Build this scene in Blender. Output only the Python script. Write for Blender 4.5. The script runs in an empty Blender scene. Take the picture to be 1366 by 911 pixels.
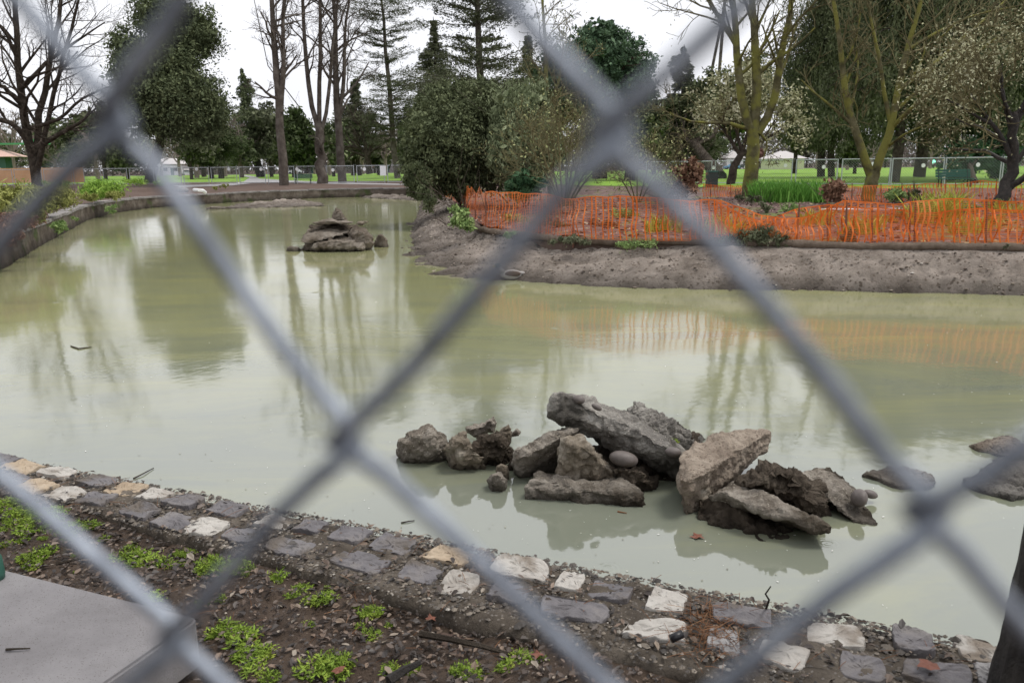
import bpy, bmesh, math, random
import numpy as np
from mathutils import Vector, Matrix, noise
from mathutils.geometry import delaunay_2d_cdt

SC = bpy.context.scene
COL = SC.collection
# ------------------------------------------------------------------ camera
f_ = 1062.0
PIT, ROL = math.radians(12.4), math.radians(0.63)
CAM = np.array([0.0, 0.0, 2.1])
FW = np.array([0, math.cos(PIT), -math.sin(PIT)])
_R0 = np.array([1.0, 0, 0]); _U0 = np.array([0, math.sin(PIT), math.cos(PIT)])
RT = math.cos(ROL)*_R0 - math.sin(ROL)*_U0
UP = math.sin(ROL)*_R0 + math.cos(ROL)*_U0
cd = bpy.data.cameras.new("camera"); cam = bpy.data.objects.new("camera", cd); COL.objects.link(cam)
cam.matrix_world = Matrix(((RT[0], UP[0], -FW[0], CAM[0]), (RT[1], UP[1], -FW[1], CAM[1]),
                           (RT[2], UP[2], -FW[2], CAM[2]), (0, 0, 0, 1)))
cd.sensor_width = 36; cd.lens = f_*36/1366; cd.clip_start = 0.004; cd.clip_end = 3000
cd.dof.use_dof = True; cd.dof.focus_distance = 6.5; cd.dof.aperture_fstop = 8.5
SC.camera = cam
# ------------------------------------------------------------------ world, sun, exposure
SUN_EL, SUN_AZ = math.radians(64), math.radians(85)   # azimuth from +Y towards +X
W = bpy.data.worlds.new("World"); SC.world = W; W.use_nodes = True
wn, wl = W.node_tree.nodes, W.node_tree.links
for n in list(wn): wn.remove(n)
wo = wn.new('ShaderNodeOutputWorld'); bg = wn.new('ShaderNodeBackground')
sky = wn.new('ShaderNodeTexSky'); sky.sky_type = 'NISHITA'; sky.sun_disc = False
sky.sun_elevation = SUN_EL; sky.sun_rotation = SUN_AZ; sky.dust_density = 4; sky.air_density = 1.2
hs = wn.new('ShaderNodeHueSaturation'); hs.inputs['Saturation'].default_value = 0.25
tc = wn.new('ShaderNodeTexCoord'); nz = wn.new('ShaderNodeTexNoise')
nz.inputs['Scale'].default_value = 2.2; nz.inputs['Detail'].default_value = 5
cr = wn.new('ShaderNodeValToRGB')
cr.color_ramp.elements[0].position = 0.35; cr.color_ramp.elements[0].color = (7.9, 8.0, 8.5, 1)
cr.color_ramp.elements[1].position = 0.65; cr.color_ramp.elements[1].color = (9.2, 9.25, 9.6, 1)
mx = wn.new('ShaderNodeMixRGB'); mx.inputs[0].default_value = 0.85
wl.new(tc.outputs['Generated'], nz.inputs['Vector']); wl.new(nz.outputs['Fac'], cr.inputs[0])
wl.new(sky.outputs[0], hs.inputs['Color']); wl.new(hs.outputs[0], mx.inputs[1]); wl.new(cr.outputs[0], mx.inputs[2])
wl.new(mx.outputs[0], bg.inputs['Color']); bg.inputs['Strength'].default_value = 0.1
wl.new(bg.outputs[0], wo.inputs['Surface'])
sl = bpy.data.lights.new("sun", 'SUN'); sl.energy = 1.5; sl.angle = math.radians(16); sl.color = (1, .96, .9)
so = bpy.data.objects.new("sun", sl); COL.objects.link(so)
sd = Vector((math.cos(SUN_EL)*math.sin(SUN_AZ), math.cos(SUN_EL)*math.cos(SUN_AZ), math.sin(SUN_EL)))
so.rotation_euler = sd.to_track_quat('Z', 'Y').to_euler(); so.location = (20, 10, 40)
vs = SC.view_settings; SC.display_settings.display_device = 'sRGB'
vs.view_transform = 'Standard'; vs.look = 'None'; vs.gamma = 1; vs.exposure = 0.46; vs.use_curve_mapping = False
SC.cycles.use_denoising = True; SC.cycles.max_bounces = 6; SC.cycles.diffuse_bounces = 3
SC.cycles.glossy_bounces = 3; SC.cycles.transparent_max_bounces = 8

# ------------------------------------------------------------------ helpers
def ray(x, y): return FW + RT*((x-683)/f_) + UP*((455.5-y)/f_)
def P(x, y, z):
    d = ray(x, y); return CAM + d*((z-CAM[2])/d[2])
def PD(x, y, Y):
    d = ray(x, y); return CAM + d*((Y-CAM[1])/d[1])
def mpp(Y): return Y/f_                       # metres per photo pixel at depth Y
BZ = 0.65                                     # bank level; the water is at 0

class MB:
    def __init__(s): s.v = []; s.f = []; s.n = 0; s.tubes = {}
    def add(s, v, faces):
        v = np.asarray(v, float).reshape(-1, 3)
        for k, a in faces:
            a = np.asarray(a, int).reshape(-1, k)
            s.f.append((k, a+s.n))
        s.v.append(v); s.n += len(v)
    def quads(s, q):
        q = np.asarray(q).reshape(-1, 4, 3); n = len(q)
        if n: s.add(q.reshape(-1, 3), [(4, np.arange(4*n))])
    def tube(s, pts, r, sides=6, cap=False):
        pts = np.asarray(pts, float); r = np.broadcast_to(np.asarray(r, float), (len(pts),))
        s.tubes.setdefault((len(pts), sides, cap), []).append((pts, r))
    def box(s, c, size, X=(1, 0, 0), Z=(0, 0, 1), bev=0):
        X = np.asarray(X, float); X = X/np.linalg.norm(X); Z = np.asarray(Z, float); Z = Z/np.linalg.norm(Z)
        Yv = np.cross(Z, X); c = np.asarray(c, float); h = np.asarray(size, float)/2
        v = [c+X*h[0]*a+Yv*h[1]*b+Z*h[2]*e for e in (-1, 1) for b in (-1, 1) for a in (-1, 1)]
        s.add(v, [(4, [0, 2, 3, 1, 4, 5, 7, 6, 0, 1, 5, 4, 2, 6, 7, 3, 0, 4, 6, 2, 1, 3, 7, 5])])
    def prism(s, poly, z0, z1):
        n = len(poly); v = [(p[0], p[1], z0) for p in poly]+[(p[0], p[1], z1) for p in poly]
        i = np.arange(n); j = (i+1) % n
        s.add(v, [(4, np.stack([i, j, j+n, i+n], 1)), (n, i[::-1]), (n, i+n)])
    def ball(s, c, r, nu=10, nv=7, ax=None):
        th = np.linspace(0, math.pi, nv)[1:-1]; ph = np.linspace(0, 2*math.pi, nu, endpoint=False)
        v = [(math.sin(t)*math.cos(p), math.sin(t)*math.sin(p), math.cos(t)) for t in th for p in ph]+[(0, 0, 1), (0, 0, -1)]
        v = np.array(v)*np.asarray(r)
        if ax is not None: v = v @ np.array(ax)
        q = []; t3 = []; m = len(th)
        for a in range(m-1):
            for b in range(nu): q += [a*nu+b, (a+1)*nu+b, (a+1)*nu+(b+1) % nu, a*nu+(b+1) % nu]
        for b in range(nu): t3 += [m*nu, b, (b+1) % nu, m*nu+1, (m-1)*nu+(b+1) % nu, (m-1)*nu+b]
        s.add(v+np.asarray(c), [(4, q), (3, t3)])
    def flush(s):
        for (k, sd_, cap), L in s.tubes.items():
            Pt = np.array([a for a, _ in L]); R = np.array([b for _, b in L]); n = len(L)
            T = np.gradient(Pt, axis=1) if k > 1 else None
            T /= np.linalg.norm(T, axis=2, keepdims=True)+1e-12
            d = Pt[:, -1]-Pt[:, 0]; ref = np.where((np.abs(d[:, 2]) > .8*np.linalg.norm(d, axis=1))[:, None], np.array([[1., .2, 0]]), np.array([[.1, .1, 1.]]))
            u = np.cross(T, ref[:, None, :]); u /= np.linalg.norm(u, axis=2, keepdims=True)+1e-12
            w = np.cross(T, u)
            a = np.arange(sd_)*2*math.pi/sd_
            V = Pt[:, :, None]+R[:, :, None, None]*(u[:, :, None]*np.cos(a)[None, None, :, None]+w[:, :, None]*np.sin(a)[None, None, :, None])
            base = (np.arange(n)*k*sd_)[:, None, None]
            ii = np.arange(k-1)[None, :, None]*sd_; jj = np.arange(sd_)[None, None, :]; j2 = (jj+1) % sd_
            F = np.stack([base+ii+jj, base+ii+j2, base+ii+sd_+j2, base+ii+sd_+jj], -1)
            fs = [(4, F.reshape(-1, 4))]
            if cap:
                b0 = base[:, 0]; fs += [(sd_, b0+np.arange(sd_)[None, ::-1]), (sd_, b0+(k-1)*sd_+np.arange(sd_)[None])]
            s.add(V.reshape(-1, 3), fs)
        s.tubes = {}
    def mesh(s, name, mats, origin, smooth=False):
        s.flush()
        me = bpy.data.meshes.new(name)
        V = np.concatenate(s.v)-np.asarray(origin)[None]
        lo = np.concatenate([a.ravel() for _, a in s.f]); tot = np.concatenate([np.full(len(a), k) for k, a in s.f])
        st = np.concatenate([[0], np.cumsum(tot)[:-1]])
        me.vertices.add(len(V)); me.vertices.foreach_set('co', V.ravel().astype(np.float32))
        me.loops.add(len(lo)); me.loops.foreach_set('vertex_index', lo.astype(np.int32))
        me.polygons.add(len(tot)); me.polygons.foreach_set('loop_start', st.astype(np.int32))
        me.polygons.foreach_set('loop_total', tot.astype(np.int32))
        me.polygons.foreach_set('use_smooth', np.full(len(tot), smooth, bool))
        me.update(calc_edges=True); me.validate()
        me.materials.append(mats)
        return me

ORG = {}
def props(o, label=None, cat=None, group=None, kind=None):
    if label: o['label'] = label
    if cat: o['category'] = cat
    if group: o['group'] = group
    if kind: o['kind'] = kind
    return o
def thing(name, loc, label, cat, group=None):
    o = bpy.data.objects.new(name, None); COL.objects.link(o); o.empty_display_size = .2
    o.location = loc; ORG[o.name] = np.array(loc, float)
    return props(o, label, cat, group)
def part(name, mb, mat, parent, label=None, smooth=False):
    org = ORG[parent.name]
    o = bpy.data.objects.new(name, mb.mesh(name, mat, org, smooth)); COL.objects.link(o)
    o.parent = parent; ORG[o.name] = org
    if label: o['label'] = label
    return o
def solo(name, mb, mat, label=None, cat=None, group=None, kind=None, smooth=False, loc=None):
    mb.flush(); V = np.concatenate(mb.v)
    if loc is None: loc = ((V[:, 0].min()+V[:, 0].max())/2, (V[:, 1].min()+V[:, 1].max())/2, V[:, 2].min())
    o = bpy.data.objects.new(name, mb.mesh(name, mat, loc, smooth)); COL.objects.link(o)
    o.location = loc; ORG[o.name] = np.array(loc, float)
    return props(o, label, cat, group, kind)
def dup(o, loc, rz=0, label=None, group=None, scale=1.0, parent=None):
    c = o.copy(); COL.objects.link(c)
    if parent is not None: c.parent = parent
    else:
        c.location = loc; c.rotation_euler = (0, 0, rz); c.scale = (scale,)*3
        if label: c['label'] = label
        if group: c['group'] = group
    for ch in [x for x in o.children]: dup(ch, None, parent=c)
    return c

# ------------------------------------------------------------------ materials
def newmat(name):
    m = bpy.data.materials.new(name); m.use_nodes = True
    return m, m.node_tree.nodes, m.node_tree.links, m.node_tree.nodes['Principled BSDF']
def ramp(nd, stops):
    r = nd.new('ShaderNodeValToRGB'); e = r.color_ramp.elements
    while len(e) > 1: e.remove(e[-1])
    for i, (p, c) in enumerate(stops):
        q = e[0] if i == 0 else e.new(p)
        q.position = p; q.color = (c[0], c[1], c[2], 1)
    return r
def surf(name, stops, scale=4, detail=6, rough=.85, bump=.3, bscale=None, metal=0, spec=.12, wet=None, moss=None, spots=None, coord='Object', bdist=.02):
    m, nd, lk, b = newmat(name)
    t = nd.new('ShaderNodeTexCoord'); n = nd.new('ShaderNodeTexNoise')
    n.inputs['Scale'].default_value = scale; n.inputs['Detail'].default_value = detail; n.inputs['Roughness'].default_value = .65
    lk.new(t.outputs[coord], n.inputs['Vector'])
    r = ramp(nd, stops); lk.new(n.outputs['Fac'], r.inputs[0]); out = r.outputs[0]
    if spots:                                  # (scale, threshold, colour): pebble-like patches of their own colour
        v = nd.new('ShaderNodeTexVoronoi'); v.inputs['Scale'].default_value = spots[0]; lk.new(t.outputs[coord], v.inputs['Vector'])
        hv = nd.new('ShaderNodeSeparateColor'); lk.new(v.outputs['Color'], hv.inputs[0])
        mt = nd.new('ShaderNodeMath'); mt.operation = 'GREATER_THAN'; mt.inputs[1].default_value = spots[1]; lk.new(hv.outputs[0], mt.inputs[0])
        x = nd.new('ShaderNodeMixRGB'); lk.new(mt.outputs[0], x.inputs[0]); lk.new(out, x.inputs[1]); x.inputs[2].default_value = (*spots[2], 1); out = x.outputs[0]
    if moss:                                   # (colour, scale, threshold)
        n3 = nd.new('ShaderNodeTexNoise'); n3.inputs['Scale'].default_value = moss[1]; n3.inputs['Detail'].default_value = 5
        lk.new(t.outputs[coord], n3.inputs['Vector'])
        r3 = ramp(nd, [(moss[2]-.06, (0, 0, 0)), (moss[2]+.06, (1, 1, 1))]); lk.new(n3.outputs['Fac'], r3.inputs[0])
        x = nd.new('ShaderNodeMixRGB'); lk.new(r3.outputs[0], x.inputs[0]); lk.new(out, x.inputs[1]); x.inputs[2].default_value = (*moss[0], 1); out = x.outputs[0]
    if wet is not None:                        # wet dark band just above the water line
        g = nd.new('ShaderNodeNewGeometry'); sp = nd.new('ShaderNodeSeparateXYZ'); lk.new(g.outputs['Position'], sp.inputs[0])
        mr = nd.new('ShaderNodeMapRange'); mr.inputs['From Min'].default_value = 0.0; mr.inputs['From Max'].default_value = wet
        mr.inputs['To Min'].default_value = .36; mr.inputs['To Max'].default_value = 1
        lk.new(sp.outputs['Z'], mr.inputs['Value'])
        x = nd.new('ShaderNodeMixRGB'); x.blend_type = 'MULTIPLY'; x.inputs[0].default_value = 1
        lk.new(out, x.inputs[1]); lk.new(mr.outputs[0], x.inputs[2]); out = x.outputs[0]
    lk.new(out, b.inputs['Base Color'])
    b.inputs['Roughness'].default_value = rough; b.inputs['Metallic'].default_value = metal
    b.inputs['Specular IOR Level'].default_value = spec
    if bump:
        n2 = nd.new('ShaderNodeTexNoise'); n2.inputs['Scale'].default_value = bscale or scale*4; n2.inputs['Detail'].default_value = 8
        n2.inputs['Roughness'].default_value = .7
        lk.new(t.outputs[coord], n2.inputs['Vector'])
        bp = nd.new('ShaderNodeBump'); bp.inputs['Strength'].default_value = bump; bp.inputs['Distance'].default_value = bdist
        lk.new(n2.outputs['Fac'], bp.inputs['Height']); lk.new(bp.outputs[0], b.inputs['Normal'])
    return m
def leaf(name, stops, rough=.7, spec=.09, clump=None):
    m, nd, lk, b = newmat(name)
    g = nd.new('ShaderNodeNewGeometry'); r = ramp(nd, stops)
    if clump:                                  # sprays of younger and older leaves, plus a little per leaf
        t = nd.new('ShaderNodeTexCoord'); n = nd.new('ShaderNodeTexNoise'); n.inputs['Scale'].default_value = clump; n.inputs['Detail'].default_value = 4; lk.new(t.outputs['Object'], n.inputs['Vector'])
        a = nd.new('ShaderNodeMath'); a.operation = 'MULTIPLY_ADD'; lk.new(n.outputs['Fac'], a.inputs[0]); a.inputs[1].default_value = 1.7; a.inputs[2].default_value = -.52
        c = nd.new('ShaderNodeMath'); c.operation = 'MULTIPLY_ADD'; c.use_clamp = True; lk.new(g.outputs['Random Per Island'], c.inputs[0]); c.inputs[1].default_value = .32; lk.new(a.outputs[0], c.inputs[2]); lk.new(c.outputs[0], r.inputs[0])
    else: lk.new(g.outputs['Random Per Island'], r.inputs[0])
    lk.new(r.outputs[0], b.inputs['Base Color']); b.inputs['Roughness'].default_value = rough; b.inputs['Specular IOR Level'].default_value = spec
    return m
def flat(name, c, rough=.6, metal=0, spec=.4): return surf(name, [(.3, [x*.88 for x in c]), (.7, [min(1, x*1.08) for x in c])], 7, 4, rough, .08, 60, metal, spec, bdist=.004)

M = {}
M['ground'] = surf('ground', [(.3, (.075, .05, .04)), (.55, (.12, .085, .07)), (.75, (.17, .13, .10))], .8, 10, .9, .6, 9, bdist=.05)
M['soil'] = surf('soil', [(.25, (.024, .015, .009)), (.5, (.06, .040, .027)), (.75, (.125, .088, .062))], 5, 12, .6, .9, 40, spec=.3, moss=((.055, .065, .02), 2.6, .66), bdist=.02)
M['edging'] = surf('edging', [(.25, (.045, .036, .028)), (.5, (.10, .083, .066)), (.75, (.19, .162, .132))], 7, 12, .75, .9, 60, spots=(150, .95, (.19, .17, .15)), bdist=.015)
M['stone_dark'] = surf('stone_dark', [(.25, (.072, .066, .069)), (.5, (.135, .125, .13)), (.75, (.21, .19, .175))], 7, 12, .55, .8, 30, spec=.5, moss=((.10, .08, .062), 6, .58), bdist=.012)
M['stone_pale'] = surf('stone_pale', [(.25, (.24, .21, .18)), (.5, (.42, .395, .36)), (.75, (.52, .50, .46))], 8, 14, .8, .6, 70, moss=((.22, .185, .15), 7, .62), bdist=.01)
M['stone_tan'] = surf('stone_tan', [(.3, (.30, .23, .16)), (.6, (.42, .34, .25)), (.8, (.48, .42, .34))], 9, 10, .8, .5, 60, bdist=.01)
M['stone_grey'] = surf('stone_grey', [(.3, (.20, .19, .185)), (.6, (.30, .29, .285)), (.8, (.36, .35, .34))], 12, 12, .8, .5, 60, spots=(120, .85, (.15, .14, .14)), bdist=.01)
M['slab'] = surf('slab', [(.3, (.15, .142, .145)), (.5, (.205, .196, .20)), (.72, (.26, .25, .252))], 2.6, 13, .75, .6, 150, spec=.35, moss=((.125, .115, .105), 1.9, .60), spots=(420, .97, (.10, .09, .08)), bdist=.004)
M['pebble'] = leaf('pebble', [(0, (.03, .026, .022)), (.4, (.075, .065, .056)), (.7, (.14, .118, .094)), (.93, (.22, .185, .145)), (1, (.38, .35, .31))], .65, .4)
M['litter'] = leaf('litter', [(0, (.018, .013, .010)), (.45, (.045, .032, .025)), (.75, (.095, .066, .048)), (.93, (.19, .13, .09)), (1, (.28, .24, .19))], .5, .5)
M['needles'] = leaf('needles', [(0, (.10, .045, .02)), (.6, (.19, .09, .045)), (1, (.28, .16, .09))], .7)
M['weed'] = leaf('weed', [(0, (.09, .12, .025)), (.4, (.18, .27, .04)), (.7, (.29, .37, .06)), (.9, (.40, .41, .09)), (1, (.32, .25, .11))], .55, clump=9)
M['rock'] = surf('rock', [(.25, (.075, .06, .046)), (.40, (.20, .172, .14)), (.55, (.34, .305, .26)), (.72, (.52, .475, .41))], 4, 15, .9, 1.0, 40, wet=.13, spots=(120, .955, (.40, .36, .30)), moss=((.10, .082, .062), 2.2, .54), bdist=.03)
M['rock_grey'] = surf('rock_grey', [(.25, (.08, .074, .065)), (.45, (.22, .205, .185)), (.68, (.46, .435, .39))], 4, 15, .9, 1.0, 45, wet=.13, spots=(150, .965, (.42, .38, .33)), moss=((.10, .092, .08), 2.6, .56), bdist=.03)
M['rock_tan'] = surf('rock_tan', [(.25, (.17, .13, .10)), (.48, (.33, .275, .22)), (.72, (.48, .415, .345))], 3, 15, .9, 1.0, 40, wet=.13, spots=(110, .92, (.18, .14, .11)), moss=((.19, .15, .115), 3, .56), bdist=.025)
M['clod'] = surf('clod', [(.25, (.035, .028, .021)), (.5, (.085, .068, .052)), (.8, (.19, .16, .125))], 7, 14, .95, 1.0, 20, wet=.06, bdist=.04)
M['rock_ochre'] = surf('rock_ochre', [(.25, (.08, .064, .046)), (.5, (.22, .185, .142)), (.75, (.42, .38, .32))], 7, 14, .9, 1.0, 24, wet=.08, bdist=.03)
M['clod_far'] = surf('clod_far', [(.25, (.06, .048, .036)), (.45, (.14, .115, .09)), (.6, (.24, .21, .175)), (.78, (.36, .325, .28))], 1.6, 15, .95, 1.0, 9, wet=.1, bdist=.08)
M['cobble'] = surf('cobble', [(.3, (.075, .062, .056)), (.7, (.17, .145, .132))], 9, 8, .5, .35, 50, spec=.35, moss=((.10, .08, .06), 7, .6), bdist=.005)
M['mud'] = surf('mud', [(.25, (.085, .068, .055)), (.42, (.21, .178, .15)), (.58, (.33, .285, .245)), (.78, (.44, .385, .335))], 1.3, 15, .9, 1.0, 12, wet=.30, spots=(26, .93, (.16, .13, .105)), bdist=.07)
M['roll'] = surf('roll', [(.3, (.10, .075, .055)), (.7, (.21, .165, .13))], 9, 10, .95, .8, 50, bdist=.03)
M['mulch'] = surf('mulch', [(.25, (.06, .035, .03)), (.5, (.14, .095, .085)), (.75, (.24, .185, .165))], 2.2, 14, .9, .9, 20, moss=((.15, .165, .06), .7, .60), bdist=.05)
M['leaflit'] = leaf('leaflit', [(0, (.07, .035, .03)), (.4, (.17, .105, .10)), (.75, (.26, .18, .16)), (.93, (.33, .27, .2)), (1, (.34, .32, .1))], .7)
M['lawn'] = surf('lawn', [(.3, (.12, .22, .03)), (.5, (.18, .31, .045)), (.7, (.25, .38, .07))], .35, 12, .9, .4, 6, bdist=.05)
M['path'] = surf('path', [(.3, (.26, .25, .25)), (.7, (.36, .35, .35))], 1, 6, .5, .1, 20, spec=.5)
M['road'] = surf('road', [(.3, (.05, .05, .05)), (.7, (.075, .075, .08))], 1, 6, .6, .1, 20, spec=.5)
M['wallstone'] = surf('wallstone', [(.3, (.045, .036, .029)), (.5, (.105, .086, .07)), (.75, (.2, .175, .15))], 1.8, 12, .9, .9, 9, wet=.3, moss=((.06, .075, .03), 1.3, .62), bdist=.06)
M['coping'] = surf('coping', [(.3, (.13, .115, .105)), (.55, (.25, .235, .225)), (.8, (.38, .36, .35))], 2, 10, .7, .5, 14, bdist=.03)
M['bark'] = surf('bark', [(.3, (.022, .018, .014)), (.5, (.055, .044, .034)), (.75, (.12, .10, .08))], 3, 10, .9, .9, 14, bdist=.05)
M['bark_wet'] = surf('bark_wet', [(.3, (.010, .008, .007)), (.5, (.028, .022, .018)), (.75, (.075, .062, .05))], 9, 12, .7, 1.0, 26, bdist=.05, spec=.5)
M['bark_moss'] = surf('bark_moss', [(.3, (.04, .037, .018)), (.5, (.11, .10, .05)), (.75, (.20, .185, .11))], 2.2, 10, .9, .8, 12, moss=((.19, .185, .05), 1.6, .50), bdist=.05)
M['bark_grey'] = surf('bark_grey', [(.3, (.045, .036, .03)), (.5, (.10, .083, .07)), (.75, (.19, .17, .15))], 1.5, 10, .9, .8, 8, bdist=.05)
M['twig'] = surf('twig', [(.3, (.055, .042, .035)), (.7, (.12, .098, .082))], 2, 4, .9, 0)
M['twig_moss'] = surf('twig_moss', [(.3, (.085, .072, .04)), (.7, (.20, .18, .09))], 1.5, 4, .9, 0)
M['twig_far'] = surf('twig_far', [(.3, (.15, .12, .105)), (.7, (.24, .195, .175))], 1.5, 4, .9, 0)  # lighter brown, with the haze of distance mixed into the twig colour
GK = 1.35
CL = dict(ever_bush=1.6, feather=1.6, sage=5, bright=2, lowgreen=5, grassy=1.6, iris=3, yellowgreen=3, brownleaf=4, broad_dark=2.5, sparse=None, blossom=.9, olive_weep=.7, weed=None)
def green(name, a, b, c, d=None, clump=.8):
    a, b, c = [tuple(x*GK for x in q) for q in (a, b, c)]; M[name] = leaf(name, [(0, a), (.5, b), (.9, c)]+([(1, d)] if d else []), clump=CL.get(name, clump))
green('ever_dark', (.018, .026, .012), (.045, .06, .026), (.10, .125, .055), (.16, .17, .08))
green('ever_mid', (.035, .046, .024), (.08, .098, .05), (.15, .172, .088), (.2, .2, .11))
green('pine', (.035, .038, .024), (.072, .08, .046), (.12, .13, .075))
green('ever_bush', (.034, .042, .022), (.08, .095, .048), (.14, .158, .082), (.18, .19, .105))
green('olive_weep', (.03, .038, .019), (.07, .082, .042), (.125, .14, .072), (.16, .16, .09))
green('umbrella', (.030, .055, .032), (.065, .105, .060), (.12, .175, .105))
green('feather', (.075, .095, .05), (.14, .165, .09), (.21, .235, .14))
green('broad_dark', (.018, .045, .022), (.04, .085, .04), (.09, .15, .08))
green('bright', (.08, .15, .025), (.15, .25, .04), (.24, .33, .07))
green('lowgreen', (.09, .14, .05), (.16, .23, .08), (.25, .31, .13))
green('grassy', (.10, .11, .03), (.19, .20, .06), (.26, .27, .09), (.22, .14, .09))
green('sage', (.035, .045, .025), (.085, .095, .055), (.16, .165, .105), (.24, .2, .15))
green('iris', (.045, .12, .02), (.09, .22, .035), (.17, .33, .07))
green('yellowgreen', (.14, .17, .03), (.27, .29, .05), (.40, .38, .08))
green('brownleaf', (.07, .04, .025), (.16, .09, .06), (.27, .18, .12), (.4, .33, .07))
green('blossom', (.17, .165, .09), (.28, .28, .17), (.40, .39, .28))
green('sparse', (.08, .085, .035), (.16, .17, .075), (.25, .255, .12))
green('rust', (.11, .06, .05), (.19, .11, .09), (.27, .17, .15))
M['orange'] = surf('orange', [(.3, (.50, .10, .02)), (.5, (.76, .17, .03)), (.7, (.86, .30, .11))], 2.2, 4, .55, 0)
M['stake'] = flat('stake', (.17, .075, .05), .8)
M['galv'] = surf('galv', [(.3, (.12, .134, .16)), (.5, (.26, .29, .34)), (.7, (.42, .46, .52))], 130, 8, .45, .3, 400, metal=.6, spec=.5, coord='Object', bdist=.0005)
M['steel'] = flat('steel', (.42, .44, .46), .5, .4)
M['white'] = flat('white', (.78, .78, .78), .5)
M['cream'] = flat('cream', (.62, .62, .43), .8)
M['roofgrey'] = flat('roofgrey', (.50, .47, .46), .9)
M['greenpaint'] = flat('greenpaint', (.03, .10, .075), .45)
M['greenplay'] = flat('greenplay', (.08, .33, .13), .5)
M['pink'] = flat('pink', (.60, .40, .34), .7)
M['screen'] = surf('screen', [(.3, (.55, .31, .15)), (.7, (.68, .41, .23))], .8, 4, .8, .1)
M['darkbox'] = flat('darkbox', (.03, .04, .035), .6)
M['glass'] = flat('glass', (.03, .035, .04), .15, 0, .6)
M['carwhite'] = flat('carwhite', (.75, .76, .78), .3); M['carblue'] = flat('carblue', (.16, .33, .52), .3)
M['tyre'] = flat('tyre', (.02, .02, .02), .8); M['black'] = flat('black', (.012, .012, .014), .35)
M['redleaf'] = flat('redleaf', (.17, .06, .035), .6)
M['duckbody'] = flat('duckbody', (.34, .32, .30), .7); M['duckhead'] = flat('duckhead', (.02, .045, .03), .4); M['bill'] = flat('bill', (.4, .32, .06), .5)
M['duckbrown'] = flat('duckbrown', (.10, .07, .05), .7)
m, nd, lk, b = newmat('lit_green'); b.inputs['Emission Color'].default_value = (.1, 1, .7, 1); b.inputs['Emission Strength'].default_value = 1.2; M['litgreen'] = m
# water: silty, opaque, glossy
m, nd, lk, b = newmat('water')
t = nd.new('ShaderNodeTexCoord'); n = nd.new('ShaderNodeTexNoise'); n.inputs['Scale'].default_value = .22; n.inputs['Detail'].default_value = 8
mp = nd.new('ShaderNodeMapping'); mp.inputs['Scale'].default_value = (.6, 1.6, 1); lk.new(t.outputs['Object'], mp.inputs[0]); lk.new(mp.outputs[0], n.inputs['Vector'])
r = ramp(nd, [(.3, (.15, .168, .130)), (.5, (.17, .186, .145)), (.7, (.195, .208, .16))]); lk.new(n.outputs['Fac'], r.inputs[0])
# a yellowish film of silt and pollen drifted to the far part of the pond, brushed into streaks
sx = nd.new('ShaderNodeSeparateXYZ'); lk.new(t.outputs['Object'], sx.inputs[0])
fm = nd.new('ShaderNodeMapRange'); fm.inputs['From Min'].default_value = 4.0; fm.inputs['From Max'].default_value = 11; fm.inputs['To Min'].default_value = -.05; fm.inputs['To Max'].default_value = .60; lk.new(sx.outputs['Y'], fm.inputs['Value'])
fn_ = nd.new('ShaderNodeTexNoise'); fn_.inputs['Scale'].default_value = .5; fn_.inputs['Detail'].default_value = 9; fn_.inputs['Roughness'].default_value = .7; fn_.inputs['Distortion'].default_value = 1.2
mp2 = nd.new('ShaderNodeMapping'); mp2.inputs['Scale'].default_value = (.5, 1.8, 1); mp2.inputs['Rotation'].default_value = (0, 0, .35); lk.new(t.outputs['Object'], mp2.inputs[0]); lk.new(mp2.outputs[0], fn_.inputs['Vector'])
fa = nd.new('ShaderNodeMath'); fa.operation = 'MULTIPLY_ADD'; lk.new(fn_.outputs['Fac'], fa.inputs[0]); fa.inputs[1].default_value = 1.5; fa.inputs[2].default_value = -.75
fs = nd.new('ShaderNodeMath'); fs.operation = 'ADD'; fs.use_clamp = True; lk.new(fa.outputs[0], fs.inputs[0]); lk.new(fm.outputs[0], fs.inputs[1])
fx = nd.new('ShaderNodeMixRGB'); lk.new(fs.outputs[0], fx.inputs[0]); lk.new(r.outputs[0], fx.inputs[1]); fx.inputs[2].default_value = (.315, .31, .132, 1); lk.new(fx.outputs[0], b.inputs['Base Color'])
fr2 = nd.new('ShaderNodeMapRange'); fr2.inputs['To Min'].default_value = .05; fr2.inputs['To Max'].default_value = .11; lk.new(fs.outputs[0], fr2.inputs['Value']); lk.new(fr2.outputs[0], b.inputs['Roughness'])
b.inputs['Roughness'].default_value = .05; b.inputs['IOR'].default_value = 2.25
n2 = nd.new('ShaderNodeTexNoise'); n2.inputs['Scale'].default_value = 1.3; n2.inputs['Detail'].default_value = 4
n3 = nd.new('ShaderNodeTexNoise'); n3.inputs['Scale'].default_value = 9; n3.inputs['Detail'].default_value = 2
lk.new(t.outputs['Object'], n2.inputs['Vector']); lk.new(t.outputs['Object'], n3.inputs['Vector'])
b1 = nd.new('ShaderNodeBump'); b1.inputs['Strength'].default_value = .06; b1.inputs['Distance'].default_value = .05
b2 = nd.new('ShaderNodeBump'); b2.inputs['Strength'].default_value = .10; b2.inputs['Distance'].default_value = .006
lk.new(n2.outputs['Fac'], b1.inputs['Height']); lk.new(n3.outputs['Fac'], b2.inputs['Height']); lk.new(b1.outputs[0], b2.inputs['Normal']); 
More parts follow.
